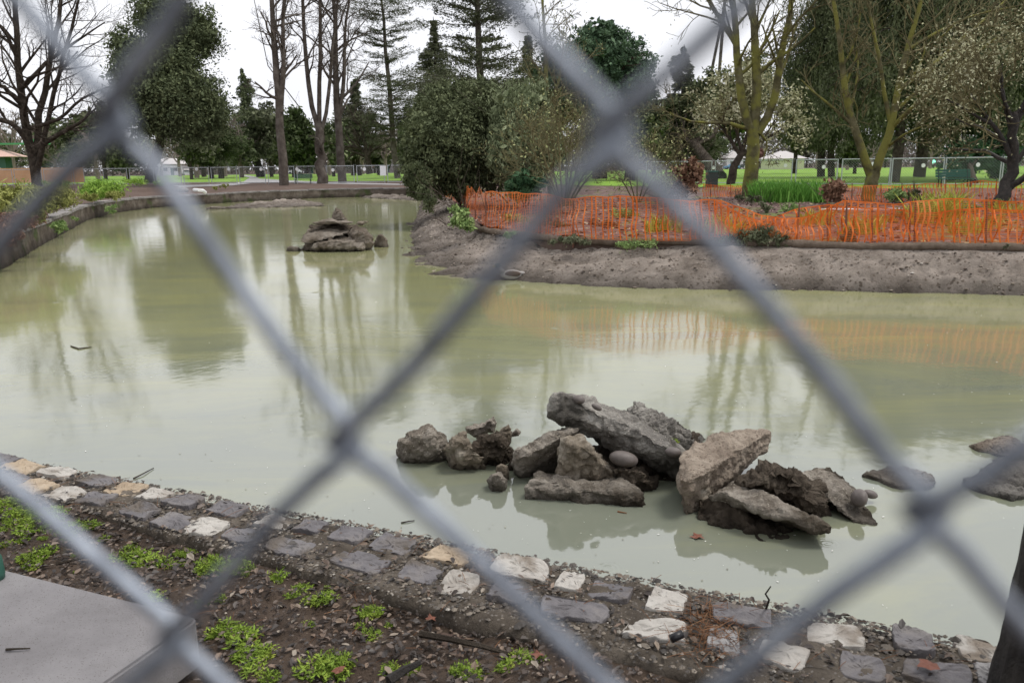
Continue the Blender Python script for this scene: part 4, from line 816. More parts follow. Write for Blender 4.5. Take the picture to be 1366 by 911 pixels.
blades('iris_bed', 'dense bed of tall bright green iris leaves right of the mossy tree', [P(rs.uniform(1003, 1097), rs.uniform(265, 271), BZ+.02) for _ in range(110)], .78, .022, M['iris'], 'iris bed', 1)
for i, (x, y, lab, mt) in enumerate([(690, 300, 'low green weeds behind the left end of the orange net', 'grassy'), (735, 305, 'olive grassy weeds behind the net below the twiggy shrub', 'sage'), (800, 305, 'dry brown weeds behind the net under the crossing wires', 'brownleaf'), (830, 290, 'green weedy clump on the mulch below the arching shrub', 'lowgreen'), (925, 300, 'dark weedy clump behind the highest point of the net', 'sage'), (1055, 285, 'low green plants between iris bed and slumped net', 'lowgreen'), (1175, 300, 'leafy olive weeds behind the net under the V forked tree', 'grassy'), (1215, 290, 'green leafy weeds at the foot of the back net', 'lowgreen'), (1330, 300, 'brown green weeds beneath the blossom tree', 'grassy'), (1285, 285, 'pale green weeds between the nets at right', 'lowgreen')]):
    c = P(x, y, BZ); bank('weed_clump', lab, [ell(x, y-5, c[1], 20, 7), ell(x+14, y-3, c[1]-.3, 12, 5)], 900, .11, M[mt], 70+i, asp=.3, cat='weeds')
for i, (x, y, lab) in enumerate([(1240, 300, 'yellow green grassy plant with tall blades behind the orange net'), (1262, 290, 'yellow green grassy plant right behind the tall bladed one'), (1150, 312, 'low yellow grassy plant behind the middle of the orange net'), (960, 312, 'small yellow plant behind the net under the sag'), (880, 310, 'yellowish plant glowing through the net left of the sag'), (1300, 312, 'low dry grassy plant behind the net at right'), (1345, 285, 'pale dry grass clump between the two orange nets'), (1090, 300, 'low green grass tuft behind the slumped net')]):
    c = P(x, y, BZ+.03); rs2 = random.Random(i)
    blades('grassy_plant', lab, [c+np.array([rs2.gauss(0, .2), rs2.gauss(0, .15), 0]) for _ in range(10 if i < 2 else 6)] if i not in (2, 5) else [c+np.array([.12*q_, .05*q_, 0]) for q_ in range(-3, 4)], .75 if i < 2 else .4, .02, M['yellowgreen'], 'grassy plant', 30+i, 14, 'grassy plants behind the orange net', spread=.8)
bank('grassy_bush', 'sprawling yellow green grassy bush above the wall at the far left', [ell(15, 272, 20, 48, 24), ell(65, 263, 26, 34, 16), ell(-30, 280, 19, 40, 32)], 16000, .16, M['grassy'], 41)
bank('grassy_bush', 'red brown and green low bush on the rim at the left edge', [ell(10, 296, 18.3, 24, 12), ell(28, 294, 19, 20, 12), ell(5, 315, 17.2, 24, 12), ell(52, 290, 22, 16, 8)], 4200, .12, M['brownleaf'], 42)
bank('bright_bush', 'bright yellow green rounded bush above the curve of the wall', [ell(138, 252, 38, 30, 9), ell(125, 258, 37, 20, 7)], 4200, .19, M['bright'], 43)
bank('bright_bush', 'brown green low bush right of the bright rounded one', [ell(152, 261, 37, 14, 6), ell(120, 263, 36, 14, 5)], 1500, .17, M['grassy'], 44)
bank('bright_bush', 'flat bright green groundcover by the foot of the left bare tree', [ell(75, 245, 55, 20, 5), ell(178, 243, 62, 18, 3), ell(215, 245, 62, 14, 2)], 2200, .2, M['bright'], 45)
bank('waterside_tuft', 'green tuft growing at the waterline against the left wall', [ell(80, 302, 19.5, 10, 8)], 900, .12, M['lowgreen'], 46)
bank('waterside_tuft', 'small green tuft at the foot of the curved wall', [ell(150, 279, 31, 8, 5), ell(100, 291, 24, 5, 4)], 500, .13, M['lowgreen'], 47)
bank('low_shrub', 'low olive tuft on the mulch above the far wall near the white pipe', [ell(285, 251, 58, 5, 3), ell(300, 249, 60, 6, 3)], 400, .2, M['grassy'], 48)
mb = MB(); mb.ball(P(243, 254, BZ+.1), (.45, .3, .22), 12, 8); solo('pale_stone', mb, M['coping'], 'pale rounded stone on the far bank left of the white pipe', 'stone', smooth=True)
mb = MB(); mb.tube([P(259, 253.5, BZ+.25), P(266, 254, BZ+.25), P(271, 254.5, BZ+.22), P(274, 257, BZ+.1)], .1, 8, True); solo('white_pipe', mb, M['white'], 'bent white drain pipe on the far left wall', 'pipe')

# ------------------------------------------------------------------ trees
def bare(name, label, base, limbs, bark, twm, seed, group=None, cat='tree', Y=None, leafmat=None, leafsize=.12, leafn=3):
    rg = RNG(seed); root = thing(name, base, label, cat, group); mb, tw = MB(), MB(); tips = []
    for L in limbs: limb(mb, rg, L['px'], L.get('Y', Y), L['r'][0], L['r'][1], tw, L.get('lev', 3), L.get('L'), L.get('kids', (5, 4, 4)), L.get('dy', 0), L.get('n', 7), L.get('s', .25), L.get('up', .12), L.get('sp', (.4, 1.1)), L.get('rmin', .01), tips, wob=L.get('wob', .05))
    t = part('trunk', mb, bark, root, smooth=True); part('crown', tw, twm, root)
    if leafmat and tips:
        C = np.array([p for p, _ in tips]); C = np.repeat(C, leafn, 0)+rg.n.normal(size=(len(C)*leafn, 3))*.22
        mb = MB(); mb.quads(leaves(rg, C, leafsize, .5)); part('blossom' if leafmat == M['blossom'] else 'foliage', mb, leafmat, root)
    return root
# left bare tree
bare('bare_tree', 'large bare tree with several spreading trunks at the far left behind the wall', P(48, 249, BZ), [
    dict(px=[(50, 250), (45, 215), (36, 180), (28, 130), (22, 60), (20, -60)], r=(.5, .16), n=10, L=9, lev=4),
    dict(px=[(48, 250), (50, 200), (52, 160), (60, 110), (75, 50), (88, -40)], r=(.42, .14), n=10, L=9, dy=2, lev=4),
    dict(px=[(48, 235), (58, 190), (72, 120), (90, 60), (110, -20)], r=(.3, .1), n=8, L=8, dy=-2, lev=4),
    dict(px=[(45, 205), (20, 165), (-15, 158), (-60, 150)], r=(.35, .12), n=6, L=6, dy=-4),
    dict(px=[(30, 140), (5, 115), (-40, 105)], r=(.3, .1), n=6, L=6, dy=-3),
    dict(px=[(55, 195), (75, 180), (100, 168), (128, 145)], r=(.3, .08), n=6, L=5, dy=-3),
    dict(px=[(40, 172), (80, 160), (110, 130), (150, 115)], r=(.22, .06), n=6, L=6, dy=-5),
    dict(px=[(28, 120), (55, 90), (95, 60), (140, 30)], r=(.25, .06), n=7, L=6, dy=3),
    dict(px=[(24, 80), (5, 40), (-30, 0)], r=(.22, .06), n=7, L=6, dy=-3)], M['bark'], M['twig'], 1, Y=84, group=None)
mtall = dict(rmin=.018)
bare('bare_tree', 'tall slim bare tree with one straight trunk left of the pair', P(379, 248, BZ), [
    dict(px=[(379, 248), (377, 200), (372, 130), (366, 60), (362, 0), (358, -110)], r=(.44, .10), n=18, L=4.5, s=.3, lev=4),
    dict(px=[(374, 150), (380, 90), (376, 40), (385, -50)], r=(.28, .08), n=10, L=4.5, s=.2)], M['bark_grey'], M['twig'], 2, Y=74, group='tall bare trees by the far path')
bare('bare_tree', 'bare tree with a tall forked crown, left one of the pair by the green bench', P(430, 245, BZ), [
    dict(px=[(430, 246), (427, 205), (424, 165)], r=(.56, .4), n=1, L=3),
    dict(px=[(424, 170), (412, 130), (406, 70), (404, 10), (398, -100)], r=(.26, .1), n=11, L=5.5, lev=4),
    dict(px=[(426, 170), (425, 110), (430, 50), (424, -10), (432, -110)], r=(.24, .1), n=11, L=5.5, lev=4),
    dict(px=[(428, 178), (440, 130), (442, 70), (452, 0), (455, -80)], r=(.2, .08), n=10, L=5, lev=4)], M['bark_grey'], M['twig'], 3, Y=82, group='tall bare trees by the far path')
bare('bare_tree', 'bare tree with upright limbs, right one of the pair by the green bench', P(457, 244, BZ), [
    dict(px=[(457, 245), (454, 200), (450, 150), (447, 90), (446, 20), (440, -90)], r=(.46, .1), n=16, L=5, lev=4),
    dict(px=[(451, 165), (460, 110), (458, 60), (470, -40)], r=(.25, .07), n=9, L=4.5)], M['bark_grey'], M['twig'], 4, Y=85, group='tall bare trees by the far path')
bare('bare_tree', 'small dark bare tree with arching limbs on the lawn beyond the fence', P(493, 232, BZ), [
    dict(px=[(493, 232), (491, 210), (484, 198), (465, 194), (455, 200)], r=(.5, .12), n=7, L=4),
    dict(px=[(491, 212), (496, 190), (505, 165)], r=(.35, .1), n=8, L=5), dict(px=[(491, 208), (484, 180), (478, 160)], r=(.3, .1), n=8, L=5), dict(px=[(492, 205), (505, 196), (513, 202)], r=(.22, .08), n=6, L=3)], M['bark'], M['twig'], 5, Y=118)
# island trees
bare('mossy_tree', 'mossy tree whose trunk splits into four upright limbs left of the iris bed', P(998, 267, BZ), [
    dict(px=[(998, 268), (1002, 230), (1005, 195), (1005, 172)], r=(.33, .24), n=0, wob=.02),
    dict(px=[(1003, 180), (994, 150), (982, 90), (984, 55), (976, 0), (972, -70)], r=(.2, .08), n=8, L=2.6),
    dict(px=[(1005, 178), (1008, 130), (1010, 70), (1002, 20), (1000, -80)], r=(.23, .08), n=9, L=2.6),
    dict(px=[(1010, 178), (1030, 150), (1038, 110), (1042, 60), (1052, 20), (1066, -60)], r=(.19, .07), n=8, L=2.8),
    dict(px=[(982, 60), (965, 30), (945, 5), (935, -40)], r=(.12, .05), n=7, L=2.4),
    dict(px=[(998, 172), (970, 163), (930, 165), (905, 158), (893, 150)], r=(.09, .02), n=8, L=1.6, dy=-3),
    dict(px=[(1012, 175), (1024, 190), (1018, 215)], r=(.05, .02), n=4, L=1)], M['bark_moss'], M['twig_moss'], 6, Y=34.4, leafmat=M['sparse'], leafsize=.09, leafn=1)
bare('mossy_tree', 'mossy tree forked low in a V with limbs arching far to the right', P(1157, 272, BZ), [
    dict(px=[(1157, 273), (1160, 250), (1166, 230)], r=(.27, .23), n=0, wob=.02),
    dict(px=[(1163, 238), (1150, 200), (1136, 160), (1126, 110), (1120, 50), (1108, -40)], r=(0.172, 0.049), n=10, L=2.6),
    dict(px=[(1165, 238), (1180, 205), (1188, 160), (1200, 110), (1214, 60), (1228, 0), (1240, -50)], r=(0.172, 0.049), n=11, L=2.8),
    dict(px=[(1188, 165), (1178, 120), (1172, 70), (1160, 20), (1150, -40)], r=(0.086, 0.028), n=8, L=2.2),
    dict(px=[(1190, 170), (1218, 140), (1250, 120), (1290, 80), (1330, 50), (1400, 10)], r=(0.086, 0.021), n=10, L=2.2, dy=-4),
    dict(px=[(1198, 120), (1235, 95), (1275, 60), (1320, 20), (1366, -20)], r=(0.086, 0.021), n=10, L=2.2, dy=3),
    dict(px=[(1214, 65), (1255, 40), (1300, 20), (1370, 5)], r=(0.070, 0.021), n=9, L=2),
    dict(px=[(1186, 195), (1205, 180), (1240, 165), (1270, 160)], r=(.05, .015), n=7, L=1.3, dy=-3),
    dict(px=[(1150, 195), (1140, 175), (1145, 150), (1138, 130)], r=(.05, .02), n=5, L=1.2)], M['bark_moss'], M['twig_moss'], 7, Y=30.5)
bare('blossom_tree', 'twisted dark tree with pale blossom at the right edge of the picture', P(1322, 287, BZ), [
    dict(px=[(1322, 288), (1332, 268), (1345, 250), (1352, 225), (1350, 190), (1352, 150)], r=(.2, .1), n=6, L=2.2, wob=.08),
    dict(px=[(1343, 252), (1362, 240), (1390, 225)], r=(.11, .06), n=6, L=2),
    dict(px=[(1352, 215), (1335, 180), (1310, 150), (1290, 120)], r=(.08, .03), n=9, L=2.2), dict(px=[(1352, 170), (1375, 130), (1390, 90)], r=(.08, .03), n=9, L=2.2),
    dict(px=[(1350, 180), (1340, 140), (1335, 95)], r=(.07, .03), n=9, L=2.0), dict(px=[(1320, 165), (1285, 145), (1260, 130)], r=(.05, .02), n=8, L=1.8)], M['bark_wet'], M['twig_moss'], 8, Y=23, leafmat=M['blossom'], leafsize=.085, leafn=5)
bare('blossom_tree', 'round tree in pale cream leaf standing behind the four limbed mossy tree', P(985, 245, BZ), [
    dict(px=[(975, 246), (978, 225), (990, 205)], r=(.3, .2), n=0),
    dict(px=[(988, 208), (970, 180), (955, 160)], r=(.15, .05), n=10, L=3), dict(px=[(990, 205), (1000, 165), (1003, 130)], r=(.15, .05), n=10, L=3), dict(px=[(992, 205), (1030, 180), (1055, 165)], r=(.15, .05), n=10, L=3), dict(px=[(990, 205), (975, 150), (985, 125)], r=(.12, .05), n=9, L=3)],
     M['bark'], M['twig_moss'], 9, Y=52, leafmat=M['blossom'], leafsize=.2, leafn=6)
bare('twiggy_shrub', 'tall twiggy shrub with sparse yellow green leaves behind the net', P(755, 275, BZ), [
    dict(px=[(752+dx*.1, 275), (752+dx*.5, 235), (752+dx, 170+abs(dx)*.5)], Y=25+dy, r=(.04, .012), n=9, L=1.8, lev=3, kids=(4, 3), rmin=.006) for dx, dy in [(-45, 0), (-25, 1), (-8, -1), (10, .5), (30, -.5), (50, .6), (66, 0), (20, 1.5), (-35, -1.2)]], M['twig_moss'], M['twig_moss'], 10, cat='shrub', leafmat=M['sparse'], leafsize=.10, leafn=1)
bare('twiggy_shrub', 'sparse arching shrub with pale buds left of the dried bush', P(855, 268, BZ), [
    dict(px=[(850+dx*.1, 270), (850+dx*.5, 240), (850+dx, 195+abs(dx)*.5)], Y=29+dy, r=(.03, .01), n=8, L=1.5, lev=3, kids=(4, 3), rmin=.006) for dx, dy in [(-40, 0), (-20, 1), (0, -1), (20, .5), (40, -.5)]], M['twig_moss'], M['twig_moss'], 11, cat='shrub', leafmat=M['sparse'], leafsize=.10, leafn=2)
bare('young_tree', 'thin young mossy tree behind the twiggy shrub', P(735, 262, BZ), [
    dict(px=[(735, 262), (732, 180), (730, 110), (726, 40), (722, -30)], r=(.14, .04), n=12, L=2.2), dict(px=[(731, 150), (745, 110), (752, 60)], r=(.07, .03), n=8, L=1.8)], M['bark_moss'], M['twig_moss'], 12, Y=33, leafmat=M['sparse'], leafsize=.1, leafn=1)

def dense(name, label, base, Y, ells, n, size, mat, bark, seed, r=.5, tw=True, asp=.45, dirv=(0, 0, -.3), clump=.22, per=60, shell=.4, group=None, spread=1, trunktop=None):
    rg = RNG(seed); root = thing(name, base, label, 'tree', group); mb = MB(); base = np.asarray(base, float)
    top = np.array(trunktop) if trunktop is not None else np.asarray(ells[0][0], float)
    m_ = base*.5+top*.5+rg.vec()*.15; mb.tube([base, base*.75+top*.25, m_, base*.25+top*.75, top], np.linspace(r, r*.45, 5), 9)
    for c, rr in ells:
        st = base*.45+np.asarray(top)*.55; d = np.asarray(c)-st; grow(mb, rg, st, d, np.linalg.norm(d)*.85, r*.35, 2, kids=(4, 4), rmin=.02, up=.05, shrink=.4, curl=.45)
    part('trunk', mb, bark, root, smooth=True)
    mb = MB(); mb.quads(leaves(rg, clumps(rg, ells, n, clump, per, shell), size, asp, dirv, spread)); inner = [(c, np.asarray(r_)*.72) for c, r_ in ells]; mb.quads(leaves(rg, clumps(rg, inner, n//4, .5, 30, .6), size*1.9, .5, dirv, 1)); part('crown', mb, mat, root); return root
dense('evergreen_tree', 'massive dense dark green tree filling the upper left behind the near wire', P(200, 243, BZ), 78, [ell(225, 120, 78, 58, 68), ell(250, 45, 80, 42, 42), ell(185, 130, 77, 34, 55), ell(268, 150, 79, 38, 42), ell(215, 20, 79, 38, 35), ell(175, 75, 78, 25, 40)], 70000, .26, M['ever_mid'], M['bark'], 21, r=.7)
dense('evergreen_tree', 'dark rounded evergreen between the slim bare tree and the forked pair', P(405, 230, BZ), 130, [ell(405, 195, 130, 30, 28), ell(395, 165, 130, 18, 22)], 5000, .6, M['ever_dark'], M['bark'], 22, r=.5)
dense('umbrella_pine', 'broad crowned green tree rising against the sky behind the crossing wires', P(800, 238, BZ), 95, [ell(800, 75, 95, 48, 40), ell(835, 95, 95, 36, 42), ell(770, 95, 95, 38, 42), ell(850, 130, 96, 25, 35), ell(805, 45, 95, 30, 16), ell(800, 130, 95, 45, 30), ell(745, 95, 96, 30, 34), ell(755, 140, 95, 30, 30)], 46000, .36, M['umbrella'], M['bark'], 23, r=.9, dirv=(0, 0, .5), asp=.4, clump=.16)
dense('evergreen_tree', 'shaded evergreen mass below the broad crowned tree', P(840, 240, BZ), 80, [ell(845, 185, 80, 32, 40), ell(800, 180, 82, 32, 40), ell(870, 160, 85, 22, 30)], 9000, .45, M['olive_weep'], M['bark'], 24, r=.6, shell=.6)
dense('evergreen_tree', 'dark leaning oak left of the far cream building', P(960, 238, BZ), 100, [ell(905, 165, 100, 25, 26), ell(955, 130, 102, 30, 36), ell(1005, 110, 105, 25, 40), ell(930, 185, 98, 25, 18), ell(985, 165, 102, 26, 28)], 10000, .5, M['ever_mid'], M['bark'], 25, r=.8, shell=.6)
dense('hedge_bush', 'dark green glossy bush behind the fence panels at the right', P(1300, 244, BZ), 60, [ell(1290, 212, 60, 32, 26), ell(1335, 210, 61, 26, 30), ell(1270, 228, 59, 20, 14), ell(1320, 170, 62, 22, 22)], 9000, .28, M['broad_dark'], M['bark'], 26, r=.25)

def conifer(name, label, base, H, r, R, z0, mat, bark, seed, whorls=26, nb=6, droop=.15, npb=60, size=.5, lean=(0, 0), group=None, taper=1.0, asp=.12, weep=0.0, gap=0.0, rmix=(.55, 1.15), flatness=.35):
    rg = RNG(seed); root = thing(name, base, label, 'tree', group); mb, lf = MB(), []; base = np.asarray(base, float)
    k = 9; ax = [base+np.array([lean[0]*t, lean[1]*t, H*t])+rg.vec()*np.array([.12, .12, 0]) for t in np.linspace(0, 1, k)]; mb.tube(ax, np.linspace(r, .04, k), 10)
    for w in range(whorls):
        t = z0+(1-z0)*(w+rg.r.random()*.6)/whorls
        if rg.r.random() < gap: continue
        x = t*(k-1); a = min(int(x), k-2); c = ax[a]+(ax[a+1]-ax[a])*(x-a); L0 = R*min(1, (1-t)*1.15/(1-z0)+.06)**taper*(.75+.25*math.sin(t*20+seed))
        for b_ in range(nb):
            an = rg.r.uniform(0, 6.28); L = L0*rg.r.uniform(*rmix); d = np.array([math.cos(an), math.sin(an), rg.r.uniform(-.05, .3)-droop])
            pts = [c+d*L*s+np.array([0, 0, -droop*L*.5*s*s]) for s in np.linspace(0, 1, 5)]; mb.tube(pts, np.linspace(max(.025, r*.13*(1.2-t)), .015, 5), 4)
            m_ = int(npb*(.4+L/R)); s = rg.n.uniform(.22, 1.02, m_); C = c+np.outer(s, d)*L; C[:, 2] -= droop*L*.5*s*s
            sd_ = np.array([-d[1], d[0], 0]); wd = rg.n.normal(size=m_)*L*.16*(1.2-s*.6); C += wd[:, None]*sd_; C[:, 2] += rg.n.normal(size=m_)*L*.035-abs(wd)*.2-np.abs(rg.n.normal(size=m_))*weep
            lf.append(leaves(rg, C, size, asp, d*1.2+np.array([0, 0, -weep*1.2]), .7 if weep == 0 else .45))
    part('trunk', mb, bark, root); m2 = MB(); m2.quads(np.concatenate(lf)); part('crown', m2, mat, root); return root
conifer('pine_tree', 'tall open pine with flat layered branches and a long bare lower trunk', P(530, 238, BZ), 33, .46, 7.6, .15, M['pine'], M['bark_grey'], 1, 44, 7, -.02, 190, .32, (-1.6, 0), gap=.12, taper=.4, asp=.22, rmix=(.25, 1.35))
conifer('pine_tree', 'big pine with heavy layered boughs rising behind the dark evergreen bush', P(648, 240, BZ), 32, .6, 10.5, .22, M['pine'], M['bark_grey'], 2, 36, 7, -.04, 300, .36, (-1, 0), gap=.15, taper=.4, asp=.26, rmix=(.25, 1.3))
conifer('cedar_tree', 'dark cedar with drooping boughs and a thick black trunk left of the slim bare tree', P(347, 236, BZ), 20, .85, 6.5, .22, M['ever_mid'], M['bark_wet'], 3, 28, 8, .2, 150, .42, (-2, 0), weep=.5, asp=.25)
conifer('cedar_tree', 'narrow dark conifer close to the right side of the massive dense tree', P(296, 238, BZ), 14.5, .5, 5, .25, M['ever_dark'], M['bark'], 4, 20, 8, .2, 130, .45, (0, 0), weep=.4, asp=.25)
conifer('cedar_tree', 'tall dark conifer just behind the right flank of the massive dense tree', P(272, 236, BZ), 24, .5, 5.5, .2, M['ever_dark'], M['bark'], 11, 30, 8, .15, 170, .42, (0, 0), weep=.4, asp=.25)
conifer('cedar_tree', 'dark bushy conifer between the tall open pine and the big pine', P(585, 236, BZ), 23, .5, 6.5, .2, M['pine'], M['bark'], 12, 30, 8, .12, 190, .42, (0, 0), weep=.3, asp=.25)
conifer('cedar_tree', 'dark conifer behind the feathery bush right of the big pine', P(705, 236, BZ), 19, .45, 6, .2, M['ever_mid'], M['bark'], 13, 26, 8, .12, 190, .42, (0, 0), weep=.3, asp=.25)
conifer('cedar_tree', 'broad conifer seen beyond the forked bare pair and left of the open pine', P(480, 234, BZ), 19, .5, 6.5, .25, M['pine'], M['bark'], 14, 26, 8, .12, 170, .45, (0, 0), weep=.3, asp=.25)
conifer('cedar_tree', 'dim dark conifer at the right of the broad crowned tree behind the palms', P(905, 236, BZ), 15, .4, 5.5, .2, M['olive_weep'], M['bark'], 15, 22, 8, .12, 170, .45, (0, 0), weep=.3, asp=.25)
def weeper(name, label, base, H, r, R, mat, bark, seed, nbr=26, strands=16, L=(1.5, 5), size=.34, z0=.3, lean=(0, 0), step=.22, group=None):
    """tree with long hanging curtains of foliage"""
    rg = RNG(seed); root = thing(name, base, label, 'tree', group); mb, C = MB(), []; base = np.asarray(base, float)
    k = 8; ax = [base+np.array([lean[0]*t, lean[1]*t, H*t])+rg.vec()*np.array([.2, .2, 0])*min(1, t*3) for t in np.linspace(0, 1, k)]; mb.tube(ax, np.linspace(r, .08, k), 10)
    for i in range(nbr):
        t = z0+(1-z0)*(i+rg.r.random())/nbr; x = t*(k-1); a = min(int(x), k-2); c = ax[a]+(ax[a+1]-ax[a])*(x-a); an = rg.r.uniform(0, 6.28); Lb = R*rg.r.uniform(.5, 1.1)*(1.1-.55*t)
        d = np.array([math.cos(an), math.sin(an), .25]); pts = np.array([c+d*Lb*s+np.array([0, 0, -.25*Lb*s*s+.1*Lb*math.sin(s*3)]) for s in np.linspace(0, 1, 6)]); mb.tube(pts, np.linspace(r*.25, .03, 6), 5)
        for j in range(strands):
            s = rg.r.uniform(.15, 1); q = pts[min(4, int(s*5))]*(1-(s*5) % 1)+pts[min(5, int(s*5)+1)]*((s*5) % 1); q = q+rg.vec()*np.array([.7, .7, .2]); ln = rg.r.uniform(*L)
            m_ = int(ln/step)+2; z = np.linspace(0, 1, m_); C.append(q[None]+np.stack([rg.n.normal(size=m_)*.13+z*rg.r.gauss(0, .3), rg.n.normal(size=m_)*.13+z*rg.r.gauss(0, .3), -z*ln], 1))
    part('trunk', mb, bark, root, smooth=True); C = np.concatenate(C); C = C[C[:, 2] > base[2]+3.0+.8*np.sin(C[:, 0]*1.3)]
    m2 = MB(); m2.quads(np.concatenate([leaves(rg, C, size, .32, (0, 0, -1.3), .6), leaves(rg, C+rg.n.normal(size=C.shape)*.2, size*.8, .32, (0, 0, -.8), .7)])); part('crown', m2, mat, root); return root
WG = 'weeping dark trees at the right'
weeper('weeping_tree', 'weeping olive green tree with twin trunk behind the small dried bush', P(1095, 236, BZ), 19, .42, 8, M['olive_weep'], M['bark'], 1, 60, 38, group=WG)
weeper('weeping_tree', 'slim weeping tree whose dark trunk stands right beside the twin trunk', P(1109, 236, BZ), 21, .38, 7, M['olive_weep'], M['bark'], 2, 51, 34, group=WG)
weeper('weeping_tree', 'weeping dark tree with a leaning trunk behind the V forked mossy tree', P(1192, 243, BZ), 20, .42, 7, M['olive_weep'], M['bark'], 3, 60, 41, lean=(1.5, 0), group=WG)
weeper('weeping_tree', 'weeping tree with a broad flared trunk beyond the right hand fence panels', P(1226, 236, BZ), 22, .6, 8.5, M['olive_weep'], M['bark'], 4, 60, 41, group=WG)
weeper('weeping_tree', 'tallest weeping dark tree at the upper right edge', P(1330, 238, BZ), 22, .6, 8.5, M['ever_dark'], M['bark'], 5, 63, 41, group=WG)
weeper('weeping_tree', 'shaded weeping tree low behind the blossom tree at the right', P(1268, 241, BZ), 13, .4, 6.0, M['olive_weep'], M['bark'], 6, 39, 38, group=WG, z0=.4)
def palm(label, base, H, lean, seed, nf=26, R=1.8, r=.22, group='far palm trees'):
    rg = RNG(seed); root = thing('palm_tree', base, label, 'palm tree', group); base = np.asarray(base); mb = MB()
    ax = [base+np.array([lean*t, 0, H*t]) for t in np.linspace(0, 1, 6)]; mb.tube(ax, [r*1.15, r, r, r*.95, r*.9, r*.9], 8); part('trunk', mb, M['bark_grey'], root)
    m2 = MB(); Q = []
    for i in range(nf):
        a = rg.r.uniform(0, 6.28); e = rg.r.uniform(-.6, 1.2); d = np.array([math.cos(a)*math.cos(e), math.sin(a)*math.cos(e), math.sin(e)]); p = ax[-1]
        s = np.linspace(.15, 1, 12); C = p+np.outer(s, d)*R; C[:, 2] -= .35*R*s*s
        sd_ = nrm(np.cross(d, (0, 0, 1)))
        Q += [leaves(rg, C+sd_*R*.12*s[:, None], R*.3, .12, d+sd_*.9, .15), leaves(rg, C-sd_*R*.12*s[:, None], R*.3, .12, d-sd_*.9, .15)]
    m2.quads(np.concatenate(Q)); part('fronds', m2, M['ever_mid'], root)
palm('small far palm with a bushy head standing against the sky near the cedar', P(303, 232, BZ), 30, 0, 1, R=1.9)
palm('tall slim palm trunk, the straighter one of two left of the mossy tree', P(949, 232, BZ), 33, 1.2, 2, R=2.4, r=.26)
palm('tall slim palm trunk leaning to the right beside the straighter one', P(922, 232, BZ), 33, 5.5, 3, R=2.4, r=.24)
# far row: bare and evergreen trees beyond the street
def far_bare(seed, H):
    rg = RNG(seed); root = thing('bare_tree', (0, 0, 0), 'x', 'tree'); mb, tw = MB(), MB()
    mb.tube([(0, 0, 0), (.1, 0, H*.15), (0, .1, H*.3)], [.4, .33, .28], 7)
    for i in range(6):
        a = i*1.05+rg.r.random(); grow(mb, rg, np.array([0, 0, H*(.2+.02*i)]), np.array([math.cos(a)*.7, math.sin(a)*.7, 1]), H*.42, .17, 3, kids=(6, 6, 5), up=.15, curl=.6, tw=tw, rmin=.022, shrink=.5, spread=(.35, 1.0))
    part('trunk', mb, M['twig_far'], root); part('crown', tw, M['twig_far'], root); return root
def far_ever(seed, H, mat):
    rg = RNG(seed); root = dense('evergreen_tree', 'x', (0, 0, 0), 1, [((rg.r.uniform(-1, 1)*H*.18, rg.r.uniform(-1, 1)*H*.18, H*rg.r.uniform(.35, .8)), (H*.22, H*.22, H*.2)) for _ in range(5)]+[((0, 0, H*.6), (H*.25, H*.25, H*.3))], 5000, .6, mat, M['bark'], seed, r=.35, trunktop=(0, 0, H*.6)); return root
fb = [far_bare(3, 13), far_bare(4, 15), far_bare(9, 12)]; fe = [far_ever(1, 12, M['ever_mid']), far_ever(2, 14, M['pine']), far_ever(7, 9, M['olive_weep'])]; fr = far_ever(5, 6.5, M['rust'])
rs = random.Random(77); ub = ue = 0
FB = 'bare trees in the far background'; FE = 'evergreen trees in the far background'
spots = [(-40, 150), (0, 175), (75, 160), (100, 190), (130, 150), (165, 200), (240, 185), (262, 150), (300, 175), (322, 150), (345, 190), (395, 200), (440, 180), (470, 170), (485, 200), (515, 160), (545, 185), (565, 150), (600, 190), (660, 180), (720, 190), (770, 180), (830, 190), (880, 170), (905, 190), (1010, 260), (1060, 265), (1090, 190), (1130, 170), (1160, 200), (1240, 180), (1300, 190), (1350, 160), (1400, 190), (-90, 170), (215, 210), (420, 215), (505, 215), (1200, 255), (90, 215), (20, 130)]
for i, (x, Y) in enumerate(spots):
    c = PD(x, 230, Y); c[2] = GZ; o = fb[i % 3]; s = rs.uniform(.8, 1.25); lab = 'bare tree with haze put into its pale colour in the row far beyond the lawn and fence'
    if i < 3: o.location = c; o.scale = (s,)*3; props(o, lab, None, FB)
    else: dup(o, c, rs.uniform(0, 6.28), lab, FB, s)
espots = [(-70, 190), (10, 210), (60, 230), (110, 240), (150, 225), (270, 230), (320, 225), (365, 240), (470, 240), (545, 230), (600, 220), (680, 210), (750, 220), (830, 215), (900, 215), (950, 250), (1075, 262), (1120, 230), (1180, 220), (1240, 230), (1300, 220), (1370, 210), (1440, 220), (1000, 262), (1150, 262), (510, 255), (410, 250), (200, 255)]
espots += [(255, 130), (282, 140), (322, 150), (362, 155), (392, 145), (445, 150), (472, 165), (505, 170), (560, 140), (588, 130), (625, 140), (690, 130), (735, 120), (872, 125), (900, 135), (1060, 120), (1140, 110), (1350, 100), (140, 140), (170, 130), (75, 170), (105, 160)]
for i, (x, Y) in enumerate(espots):
    c = PD(x, 230, Y); c[2] = GZ; o = fe[i % 3]; s = rs.uniform(.7, 1.2); lab = 'dull green tree in the row far behind the bare trees'
    if i < 3: o.location = c; o.scale = (s,)*3; props(o, lab, None, FE)
    else: dup(o, c, rs.uniform(0, 6.28), lab, FE, s)
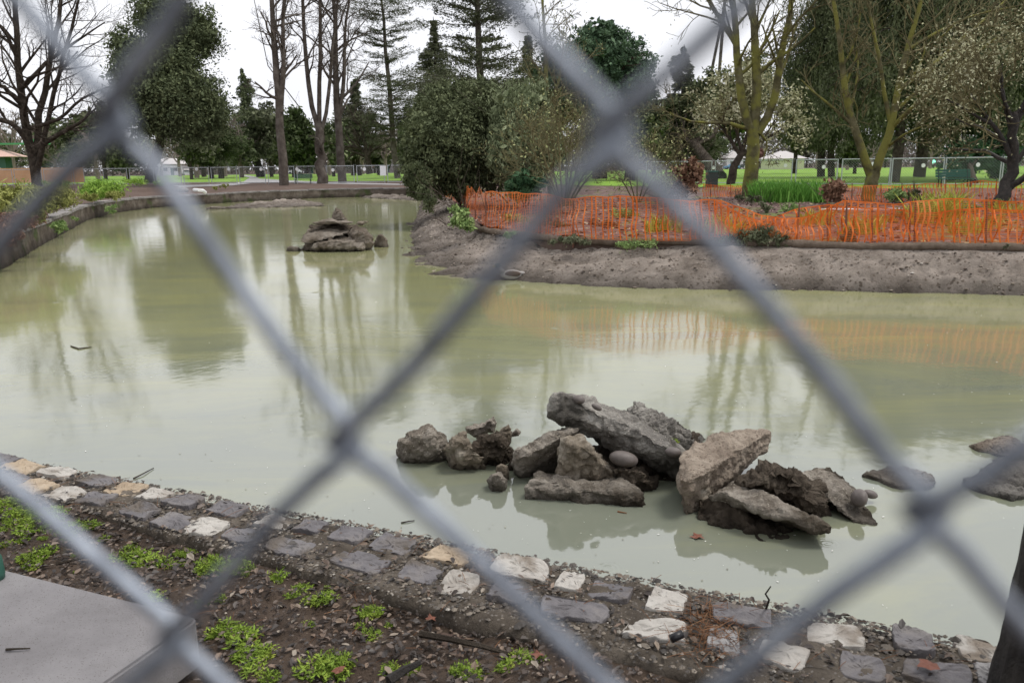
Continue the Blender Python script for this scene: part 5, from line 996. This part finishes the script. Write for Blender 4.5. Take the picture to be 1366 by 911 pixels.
for i, (x, Y) in enumerate([(905, 200), (930, 215), (1010, 255), (500, 225), (535, 235)]):
    c = PD(x, 228, Y); c[2] = GZ; lab = 'rust brown shrubby tree far off left of the cream building' if x > 800 else 'rust brown shrubby tree far off behind the layered pine'
    if i == 0: fr.location = c; props(fr, lab, None, 'rust brown trees')
    else: dup(fr, c, rs.uniform(0, 6.28), lab, 'rust brown trees')
rg = RNG(61); n = 130000; x = rg.n.uniform(-260, 290, n); top = 10.5+6*np.array([noise.fractal(Vector((a*.045, 3.1, 0)), .9, 2, 5) for a in x]); C = np.stack([x, rg.n.uniform(256, 290, n), GZ+rg.n.random(n)**.85*np.maximum(top, 4)], 1)
mb = MB(); mb.quads(leaves(rg, C, .95, .42, None, 1, .5)); solo('far_wood', mb, leaf('far_wood', [(0, (.11, .10, .08)), (.35, (.19, .165, .14)), (.55, (.13, .15, .09)), (.7, (.22, .19, .17)), (.85, (.16, .18, .11)), (1, (.26, .23, .21))]), kind='stuff', loc=(0, 270, GZ))  # pale grey brown leaves, distance haze put into their colour
# near trunk at the right edge
rg = RNG(99); b0 = P(1392, 960, BZ-.03); root = thing('near_tree', b0, 'rough black wet tree trunk at the right edge in front of the kerb', 'tree')
mb, tw = MB(), MB(); ctl = np.array([b0+np.array(d) for d in [(-.03, 0, -.1), (0, 0, .0), (.02, .0, .25), (.035, 0, .55), (.07, .0, .9), (.2, .0, 1.4), (.42, -.1, 2.2), (.62, -.2, 3.2), (.85, -.3, 4.6)]])
tt = np.linspace(0, 1, 90); s = np.linspace(0, 1, len(ctl)); pth = np.stack([np.interp(tt, s, ctl[:, i]) for i in range(3)], 1)
for _ in range(8): pth[1:-1] = (pth[:-2]+pth[1:-1]*2+pth[2:])/4
V = []; K = 40
for i, p in enumerate(pth):
    r_ = .155-.06*tt[i]+.05*max(0, .12-tt[i])/.12
    for j in range(K):
        a = 2*math.pi*j/K; n_ = noise.ridged_multi_fractal(Vector((math.cos(a)*2.6, math.sin(a)*2.6, p[2]*1.5)), .8, 2.2, 5, .9, 2)
        V.append(p+np.array([math.cos(a), math.sin(a), 0])*(r_*(1+.10*(n_-1.2))))
i = (np.arange(len(pth)-1)[:, None]*K); j = np.arange(K)[None]; F = np.stack([i+j, i+(j+1) % K, i+K+(j+1) % K, i+K+j], -1).reshape(-1, 4); mb.add(V, [(4, F)])
for k_ in range(5): grow(mb, rg, pth[60+k_*6], np.array([1, rg.r.uniform(-.7, .2), .9]), 2.6, .06, 3, kids=(4, 4, 3), tw=tw, rmin=.006)
part('trunk', mb, M['bark_wet'], root, smooth=True); part('crown', tw, M['twig'], root)

dense('evergreen_tree', 'unseen evergreen tree added behind the viewer to block sky light from the fence wires', (-5.5, -3.2, GZ), 1, [((-5, -3, 3.2), (3.4, 3, 2.6)), ((-4.2, -2.6, 6), (3.6, 3.2, 2.8)), ((-6, -2, 8.6), (3.8, 3.4, 2.8)), ((-8, -3, 5), (3, 3, 3))], 26000, .16, M['ever_dark'], M['bark'], 71, r=.4, trunktop=(-5, -2.8, 7))  # added out of view to darken the wires facing up and left
# ------------------------------------------------------------------ park furniture, fence panels, houses, cars
def panel_mesh(w=3.0, h=1.75):
    root = thing('mesh_barrier', (0, 0, 0), 'x', 'fence panel'); 
    for x in (.03, w-.03): m_ = MB(); m_.tube([(x, 0, 0), (x, 0, h)], .038, 8, True); part('post', m_, M['steel'], root)
    for z in (.12, h-.04): m_ = MB(); m_.tube([(.03, 0, z), (w-.03, 0, z)], .034, 8, True); part('rail', m_, M['steel'], root)
    m_ = MB(); st = .17
    for k_ in np.arange(-h, w, st):
        for sg in (1, -1):
            a = k_; x0, z0, x1, z1 = a, .12, a+h-.16, h-.04
            if x0 < 0: z0 += -x0; x0 = 0
            if x1 > w: z1 -= x1-w; x1 = w
            if sg < 0: x0, x1 = w-x0, w-x1
            if abs(x1-x0) > .05: m_.tube([(x0, .005*sg, z0), (x1, .005*sg, z1)], .0042, 3)
    part('chain_link', m_, M['steel'], root); return root
pn = panel_mesh(); first = True; npan = 0
def panels(a, b_, lab, grp):
    global first, npan
    d = b_-a; n = max(1, int(np.linalg.norm(d)/3.05)); ang = math.atan2(d[1], d[0])
    for i in range(n):
        c = a+d*i/n; c = np.array([c[0], c[1], GZ])
        if first: pn.location = c; pn.rotation_euler = (0, 0, ang); props(pn, lab, None, grp); first = False
        else: dup(pn, c, ang, lab, grp)
FL = [np.array([-92, 88, 0]), np.array([-44, 88, 0]), np.array([-9, 80, 0])]; FR = [np.array([11, 66, 0]), np.array([22, 54, 0]), np.array([32, 47, 0]), np.array([50, 44, 0])]
gl = 'temporary chain link panels across the far left bank'; gr_ = 'temporary chain link panels behind the island'
for a, b_ in zip(FL[:-1], FL[1:]): panels(a, b_, 'grey temporary chain link fence panel beyond the far wall on the left', gl)
for a, b_ in zip(FR[:-1], FR[1:]): panels(a, b_, 'grey temporary chain link fence panel behind the iris bed and back net', gr_)
def on_line(x, A):
    best = None
    for a, b_ in zip(A[:-1], A[1:]):
        d = ray(x, 225); M2 = np.array([[d[0], -(b_-a)[0]], [d[1], -(b_-a)[1]]]); t_, s_ = np.linalg.solve(M2, (a-CAM)[:2])
        if -.02 <= s_ <= 1.02: best = CAM[:2]+d[:2]*t_
    return best
disc = None
for x, y, A in [(181, 220, FL), (212, 221, FL), (262, 226, FL), (305, 226, FL), (348, 226, FL), (396, 226, FL), (444, 227, FL), (486, 226, FL), (938, 223, FR), (952, 224, FR), (995, 223, FR), (1048, 221, FR), (1099, 223, FR), (1232, 221, FR), (1305, 220, FR), (1165, 219, FR)]:
    q = on_line(x, A)
    if q is None: continue
    q = q-np.array([0, .07]); p = PD(x, y, q[1]); lab = 'small round white disc fixed to the far chain link panels on the left' if x < 600 else 'small round white disc fixed to the chain link panels behind the island'
    if disc is None:
        m_ = MB(); m_.tube([(0, 0, 0), (0, .012, 0), (0, .03, 0)], [.125, .13, .125], 20, True); disc = solo('fence_disc', m_, M['white'], lab, 'sign', 'white discs on the far fence', loc=(0, 0, 0)); disc.location = p
    else:
        dup(disc, p, 0, lab, 'white discs on the far fence', 1.3 if x < 600 else 1.0)
q = on_line(511, FL); 
m_ = MB(); p = PD(511, 228, q[1]-.1); m_.box(p, (.6, .02, .95)); solo('notice_sign', m_, M['white'], 'white rectangular notice hung on the far chain link fence', 'sign')
def bench(label, loc, rz, first=None):
    if first: return dup(first, loc, rz, label, 'green park benches')
    root = thing('park_bench', loc, label, 'bench', 'green park benches'); L = np.array(loc)
    m_ = MB(); [m_.box(L+np.array([0, y, .45]), (1.8, .11, .04)) for y in (-.2, -.07, .06)]; part('seat', m_, M['greenpaint'], root)
    m_ = MB(); [m_.box(L+np.array([0, .18+.03*i, .6+.14*i]), (1.8, .035, .12)) for i in range(3)]; part('backrest', m_, M['greenpaint'], root)
    for x in (-.75, .75):
        m_ = MB(); m_.box(L+np.array([x, -.2, .215]), (.06, .06, .43)); part('leg', m_, M['darkbox'], root)
        m_ = MB(); m_.tube([L+np.array([x, .10, .0]), L+np.array([x, .12, .43]), L+np.array([x, .18, .6]), L+np.array([x, .25, .95])], .03, 6, True); part('leg', m_, M['darkbox'], root)
    return root
c = P(405, 245, GZ); b1_ = bench('green park bench on the far bank left of the forked bare tree', c, 0); b1_.scale = (1, 1, 1)
c = P(1272, 250, GZ); o = bench('long green park bench behind the right hand fence panels', c, 0, b1_); o.scale = (1.15, 1.1, 1.1)
# green post foot on the slab at the left edge
m_ = MB(); c = P(-7, 772, sz); m_.tube([c, c+np.array([0, 0, .02]), c+np.array([0, 0, .07]), c+np.array([0, 0, .10])], [.030, .032, .030, .020], 14, True); solo('green_post', m_, M['greenpaint'], 'dark green painted post foot standing on the concrete slab at the left edge', 'post', smooth=True)
# litter bin
root = thing('litter_bin', P(949, 252, GZ), 'dark green square litter bin by the fence left of the mossy tree', 'bin'); L = ORG[root.name]
m_ = MB(); m_.box(L+np.array([0, 0, .5]), (.62, .62, 1.0)); part('body', m_, M['darkbox'], root)
m_ = MB(); m_.box(L+np.array([0, 0, 1.05]), (.68, .68, .09)); part('lid', m_, M['greenpaint'], root)
def house(label, c, w, d, h, rh, wall, roof, wins, rz=0):
    root = thing('house', c, label, 'house'); L = np.array(c)
    m_ = MB(); m_.box(L+np.array([0, 0, h/2]), (w, d, h)); part('wall', m_, wall, root)
    e = .7; m_ = MB(); a, b_ = w/2+e, d/2+e; r_ = max(0, w/2-d/2)
    V = [L+np.array(q) for q in [(-a, -b_, h+.01), (a, -b_, h+.01), (a, b_, h+.01), (-a, b_, h+.01), (-r_, 0, h+rh), (r_, 0, h+rh)]]
    m_.add(V, [(4, [0, 1, 5, 4, 2, 3, 4, 5]), (3, [1, 2, 5, 3, 0, 4]), (4, [0, 3, 2, 1])]); part('roof', m_, roof, root)
    for (x, z, ww, hh) in wins:
        m_ = MB(); m_.box(L+np.array([x, -d/2-.04, z]), (ww+.2, .08, hh+.2)); fr_ = part('window', m_, M['white'], root)
        m_ = MB(); m_.box(L+np.array([x, -d/2-.1, z]), (ww, .06, hh)); part('pane', m_, M['glass'], fr_)
    m_ = MB(); m_.box(L+np.array([w*.2, -d/2-.04, 1.05]), (1.0, .1, 2.1)); part('door', m_, M['greenpaint'], root)
    return root
g0 = lambda x, Y: np.array([PD(x, 226, Y)[0], Y, GZ])
house('cream park building with a hipped grey roof across the right hand lawn', g0(1043, 205), 8.5, 7, 2.6, 1.9, M['cream'], M['roofgrey'], [(-2.6, 1.5, .5, .5), (2.2, 1.5, .5, .5)])
house('small white gabled house far left of the cream building', g0(977, 250), 5, 5, 3.2, 2.2, M['white'], M['roofgrey'], [(-1, 1.7, .8, 1)])
house('white house glimpsed between trunks beyond the left fence', g0(228, 250), 10, 8, 3.2, 2.0, M['white'], M['roofgrey'], [(-3, 1.7, 1.2, 1.1), (0, 1.7, 1.2, 1.1), (3, 1.7, 1.2, 1.1)])
house('pale two storey house far behind the small arching bare tree', g0(512, 256), 9, 8, 6.0, 2.2, M['coping'], M['roofgrey'], [(-2.4, 1.7, 1.2, 1.2), (2.4, 4.4, 1.2, 1.2), (-2.4, 4.4, 1.2, 1.2)])
house('grey house far behind the cedar and slim bare tree', g0(410, 255), 13, 8, 3.4, 2.4, M['slab'], M['roofgrey'], [(-4, 1.7, 1.4, 1.2), (0, 1.7, 1.4, 1.2), (4, 1.7, 1.4, 1.2)])
def car(label, c, paint, rz=0):
    root = thing('parked_car', c, label, 'car', 'cars parked on the far street'); L = np.array(c)
    prof_ = [(-2.15, .35), (-2.15, .75), (-1.6, .88), (-1.0, .95), (-.55, 1.38), (.7, 1.42), (1.35, 1.0), (2.1, .9), (2.18, .38)]
    m_ = MB(); n = len(prof_); V = [L+np.array([x, sgn*(.85 if z < 1 else .68), z]) for sgn in (-1, 1) for x, z in prof_]; i = np.arange(n); j = (i+1) % n
    m_.add(V, [(4, np.stack([i, j, j+n, i+n], 1)), (n, i[::-1]), (n, i+n)]); part('body', m_, paint, root)
    m_ = MB(); V = [L+np.array(q) for q in [(-.9, -.80, .98), (1.2, -.80, 1.02), (.68, -.72, 1.36), (-.5, -.72, 1.34)]]; m_.quads([V]); part('window', m_, M['glass'], root)
    for x in (-1.35, 1.35):
        for y in (-.8, .8): m_ = MB(); m_.tube([L+np.array([x, y-.1, .32]), L+np.array([x, y, .32]), L+np.array([x, y+.1, .32])], .32, 12, True); part('wheel', m_, M['tyre'], root)
    return root
car('white parked car seen through the left fence', g0(249, 231), M['carwhite']); car('white car parked beyond the forked bare tree', g0(394, 231), M['carwhite']); car('light blue car parked left of the mossy tree', g0(976, 231), M['carblue']); car('dark car parked between the blue car and the mossy tree', g0(992, 233), M['darkbox'])
# playground at far left
a, b_ = P(-80, 246, GZ), P(113, 246, GZ); a[1] = b_[1] = 96; a[0] = PD(-80, 240, 96)[0]; b_[0] = PD(112, 240, 96)[0]
root = thing('screen_fence', (a+b_)/2*np.array([1, 1, 0])+np.array([0, 0, GZ]), 'tan orange screening cloth on a fence at the far left playground', 'screen fence')
m_ = MB(); m_.box(((a[0]+b_[0])/2, 96, GZ+1.05), (b_[0]-a[0], .04, 1.7)); part('screen', m_, M['screen'], root)
for x in np.linspace(a[0], b_[0], 8): m_ = MB(); m_.tube([(x, 96.1, GZ), (x, 96.1, GZ+2.0)], .05, 6, True); part('post', m_, M['steel'], root)
c = g0(15, 112); root = thing('play_structure', c, 'green playground frame with a pinkish canopy behind the tan screen', 'play structure')
for x in (-1.6, 3.2): m_ = MB(); m_.tube([c+np.array([x, 0, 0]), c+np.array([x, 0, 5.1])], .22, 8, True); part('post', m_, M['greenplay'], root)
m_ = MB(); m_.box(c+np.array([0, 0, 5.2]), (11, 1.2, .22)); m_.prism([c+np.array(q) for q in [(2.4, -.5, 0), (4, -.5, 0), (4, .5, 0), (2.4, .5, 0)]], GZ+5.32, GZ+5.8); part('beam', m_, M['greenplay'], root)
m_ = MB(); V = [c+np.array(q) for q in [(-8, -2, 3.5), (1.6, -2, 3.5), (1.6, 2, 3.5), (-8, 2, 3.5), (-5, 0, 4.7), (-1.5, 0, 4.7)]]; m_.add(V, [(4, [0, 1, 5, 4, 2, 3, 4, 5, 0, 3, 2, 1]), (3, [1, 2, 5, 3, 0, 4])]); part('canopy', m_, M['pink'], root)
m_ = MB(); m_.box(c+np.array([-.9, 0, 1.7]), (1.4, 1.5, 3.4)); part('slide_box', m_, M['greenpaint'], root)
# traffic light
c = g0(1244, 225); root = thing('traffic_light', c, 'far traffic light showing green beyond the right hand panels', 'traffic light')
zt = PD(1244, 216, 225)[2]; m_ = MB(); m_.tube([c, c+np.array([0, 0, zt-GZ-.5])], .08, 8, True); part('pole', m_, M['darkbox'], root)
m_ = MB(); m_.box(np.array([c[0], c[1], zt+.2]), (.5, .3, 1.3)); part('housing', m_, M['darkbox'], root)
m_ = MB(); m_.tube([(c[0], c[1]-.17, zt), (c[0], c[1]-.2, zt)], .5, 14, True); part('lamp', m_, M['litgreen'], root)

# ------------------------------------------------------------------ duck, floating bits, small litter
c = P(680, 373, 0); s = 1.0; root = thing('duck', c, 'small grey duck resting at the foot of the mud bank', 'duck')
m_ = MB(); m_.ball(c+np.array([.03, 0, .09]), (.21, .11, .10), 16, 10); m_.ball(c+np.array([.2, 0, .12]), (.10, .05, .04), 10, 7); m_.tube([c+np.array([-.12, 0, .13]), c+np.array([-.18, 0, .2]), c+np.array([-.2, 0, .25])], [.06, .04, .035], 10, True); m_.ball(c+np.array([-.215, 0, .265]), (.055, .042, .045), 12, 8); part('body', m_, M['duckbody'], root, smooth=True)
m_ = MB(); m_.ball(c+np.array([-.218, 0, .268]), (.058, .045, .048), 12, 8); part('head_plumage', m_, M['duckhead'], root, smooth=True)
m_ = MB(); m_.ball(c+np.array([-.285, 0, .255]), (.04, .02, .012), 10, 6); part('bill', m_, M['bill'], root, smooth=True)
for sy in (-1, 1): m_ = MB(); m_.ball(c+np.array([.06, sy*.085, .12]), (.15, .035, .06), 12, 8); part('wing', m_, M['duckbrown'], root, smooth=True)
def flatleaf(x, y, z, r_, label, seed):
    rg = random.Random(seed); c = P(x, y, z); m_ = MB(); n = 10; V = []
    for i in range(n): a = 2*math.pi*i/n; q = r_*(1 if i % 2 else .62)*rg.uniform(.75, 1.1); V.append(c+np.array([math.cos(a)*q, math.sin(a)*q, rg.uniform(.001, .012)]))
    V.append(c+np.array([0, 0, .008])); m_.add(V, [(3, [t_ for i in range(n) for t_ in (i, (i+1) % n, n)])]); return solo('fallen_leaf', m_, M['redleaf'], label, 'leaf')
flatleaf(930, 716, .004, .045, 'red brown maple leaf floating in front of the rubble pile', 1)
flatleaf(1238, 889, .69, .035, 'curled brown leaf lying on the kerb near the dark trunk', 2); flatleaf(718, 874, .64, .024, 'rust coloured leaf on the mud below the kerb', 3); flatleaf(575, 826, .64, .022, 'orange brown leaf on the mud near the kerb middle', 4); flatleaf(452, 896, .64, .022, 'pinkish brown leaf on the mud at the bottom', 5)
twig('twig', [P(178, 638, .005), P(190, 632, .012), P(205, 624, .006)], .006, M['bark'], 'thin forked twig floating near the kerb at the left')
twig('twig', [P(535, 697, .004), P(545, 695, .007), P(553, 694, .004)], .005, M['bark'], 'short dark twig floating in front of the fence wire in the middle')
twig('twig', [P(824, 682, .004), P(836, 684, .006)], .006, M['needles'], 'short tan stick floating in front of the pale low slab')
twig('twig', [P(1022, 812, .66), P(1026, 800, .76), P(1021, 792, .83), P(1028, 782, .90)], .004, M['bark'], 'thin crooked twig standing up from the kerb by the water')
twig('twig', [P(560, 845, .65), P(600, 852, .66), P(645, 862, .655), P(680, 872, .64)], .012, M['bark'], 'long brown stick lying on the muddy bank below the kerb')
twig('twig', [P(518, 908, .66), P(540, 893, .665), P(560, 884, .66)], .017, M['bark_wet'], 'thick black stick on the mud at the bottom edge')
twig('twig', [P(75, 752, .65), P(105, 745, .665), P(128, 735, .66)], .006, M['bark'], 'curved thin root among the weeds by the slab')
twig('twig', [P(95, 462, .004), P(105, 465, .01), P(122, 463, .004)], .012, M['bark'], 'small twig floating on the open water at left')
m_ = MB(); p0, p1 = P(895, 852, .70), P(910, 845, .71); m_.tube([p0, (p0+p1)/2, p1], .013, 12, True); solo('black_cap', m_, M['black'], 'small black plastic cylinder lying on a pale kerb stone', 'plastic cap', smooth=True)
rg = RNG(55); Cw = []
while len(Cw) < 1500:
    x, y = rg.r.uniform(0, 1366), 290+rg.r.random()**.9*525; p = P(x, y, .004)
    if ((p-E0) @ ev) < -.15: Cw.append(p)
Cw = np.array(Cw); q = leaves(rg, Cw, .013, .5, None, 1, .9); q[..., 2] = .004
for i in range(len(q)): q[i, :, :2] = Cw[i, :2]+(q[i, :, :2]-Cw[i, :2])*(.5+Cw[i, 1]/11)
mb = MB(); mb.quads(q); solo('floating_specks', mb, leaf('specks', [(0, (.10, .09, .06)), (.4, (.3, .3, .22)), (.7, (.6, .6, .55)), (1, (.75, .75, .7))]), kind='stuff', loc=(0, 0, 0))

# ------------------------------------------------------------------ near chain-link fence
ob = {(0, 0): (155, 165), (1, -1): (460, 590), (2, 0): (815, 178), (3, -1): (1235, 682), (0, -2): (230, 852), (2, -2): (869, 988), (-1, -1): (-145, 525)}
fo = np.array([-.05563339, .10898484, 2.10513385]); ya, tb, rc, hh = -.23271154, -.0385989, -.02696113, .04005178
fX = np.array([math.cos(ya), math.sin(ya), 0]); fN = np.array([-math.sin(ya), math.cos(ya), 0]); fY = np.array([0, 0, 1.])*math.cos(tb)+fN*math.sin(tb)
fx2 = fX*math.cos(rc)+fY*math.sin(rc); fy2 = -fX*math.sin(rc)+fY*math.cos(rc); fn = np.cross(fx2, fy2)
if fn[1] > 0: fn = -fn                           # towards the camera
def fpt(i, j): return fo+fx2*i*.036+fy2*j*hh
dev = {}
for k_, (x, y) in ob.items():
    d = ray(x, y); t_ = ((fo-CAM) @ fn)/(d @ fn); dev[k_] = CAM+d*t_-fpt(*k_)
rj = random.Random(2)
def node(i, j):
    if (i, j) in dev: return fpt(i, j)+dev[(i, j)]
    w = sum(1/((i-a)**2+(j-b_)**2)**1.5 for a, b_ in dev); dd = sum(v_/((i-a)**2+(j-b_)**2)**1.5 for (a, b_), v_ in dev.items())/w
    near = min((i-a)**2+(j-b_)**2 for a, b_ in dev); return fpt(i, j)+dd*max(0, 1-near/30)+(fx2*rj.gauss(0, .001)+fy2*rj.gauss(0, .001))
nodes = {}
I0, I1, J0, J1 = -62, 56, -38, 14
for i in range(I0, I1+1):
    for j in range(J0, J1+1):
        if (i+j) % 2 == 0: nodes[(i, j)] = node(i, j)
root = thing('chain_link_fence', np.array([fo[0], fo[1], BZ]), 'blurred galvanised chain link mesh fence right in front of the camera', 'fence')
# every wire zigzags between two node columns, hooking its neighbour at each bend
m_ = MB(); wr = .00134
for i in range(I0, I1):
    path = []
    js = range(J0, J1+1)
    seq = [(i if (i+j) % 2 == 0 else i+1, j) for j in js]
    for n_, (a, j) in enumerate(seq):
        p = nodes[(a, j)]; right = (a == i+1); sg = 1 if right else -1
        hook = fx2*sg*.0012                                            # the bend passes just beyond the node
        prev = nodes[seq[n_-1]] if n_ else None; nxt = nodes[seq[n_+1]] if n_+1 < len(seq) else None
        dn = 1 if right else -1
        # run below a right bend is in front, run above it behind (flattened spiral)
        if prev is not None:
            e = nrm(prev-p); path.append(p+e*.0080+hook*.25+fn*(.0019 if right else -.0019)); path.append(p+e*.0036+hook*1.05+fn*(.0014 if right else -.0014))
        path.append(p+hook*1.6)
        if nxt is not None:
            e = nrm(nxt-p); path.append(p+e*.0036+hook*1.05+fn*(-.0014 if right else .0014)); path.append(p+e*.0080+hook*.25+fn*(-.0019 if right else .0019))
            bow = np.cross(e, fn)*rj.gauss(0, .0007); L_r = np.linalg.norm(nxt-p)
            for q_ in (.3, .5, .7): path.append(p+e*L_r*q_+bow*math.sin(q_*math.pi)+fn*(-.0019 if right else .0019))
    m_.tube(path, wr, 10)
part('wire_mesh', m_, M['galv'], root, smooth=True)
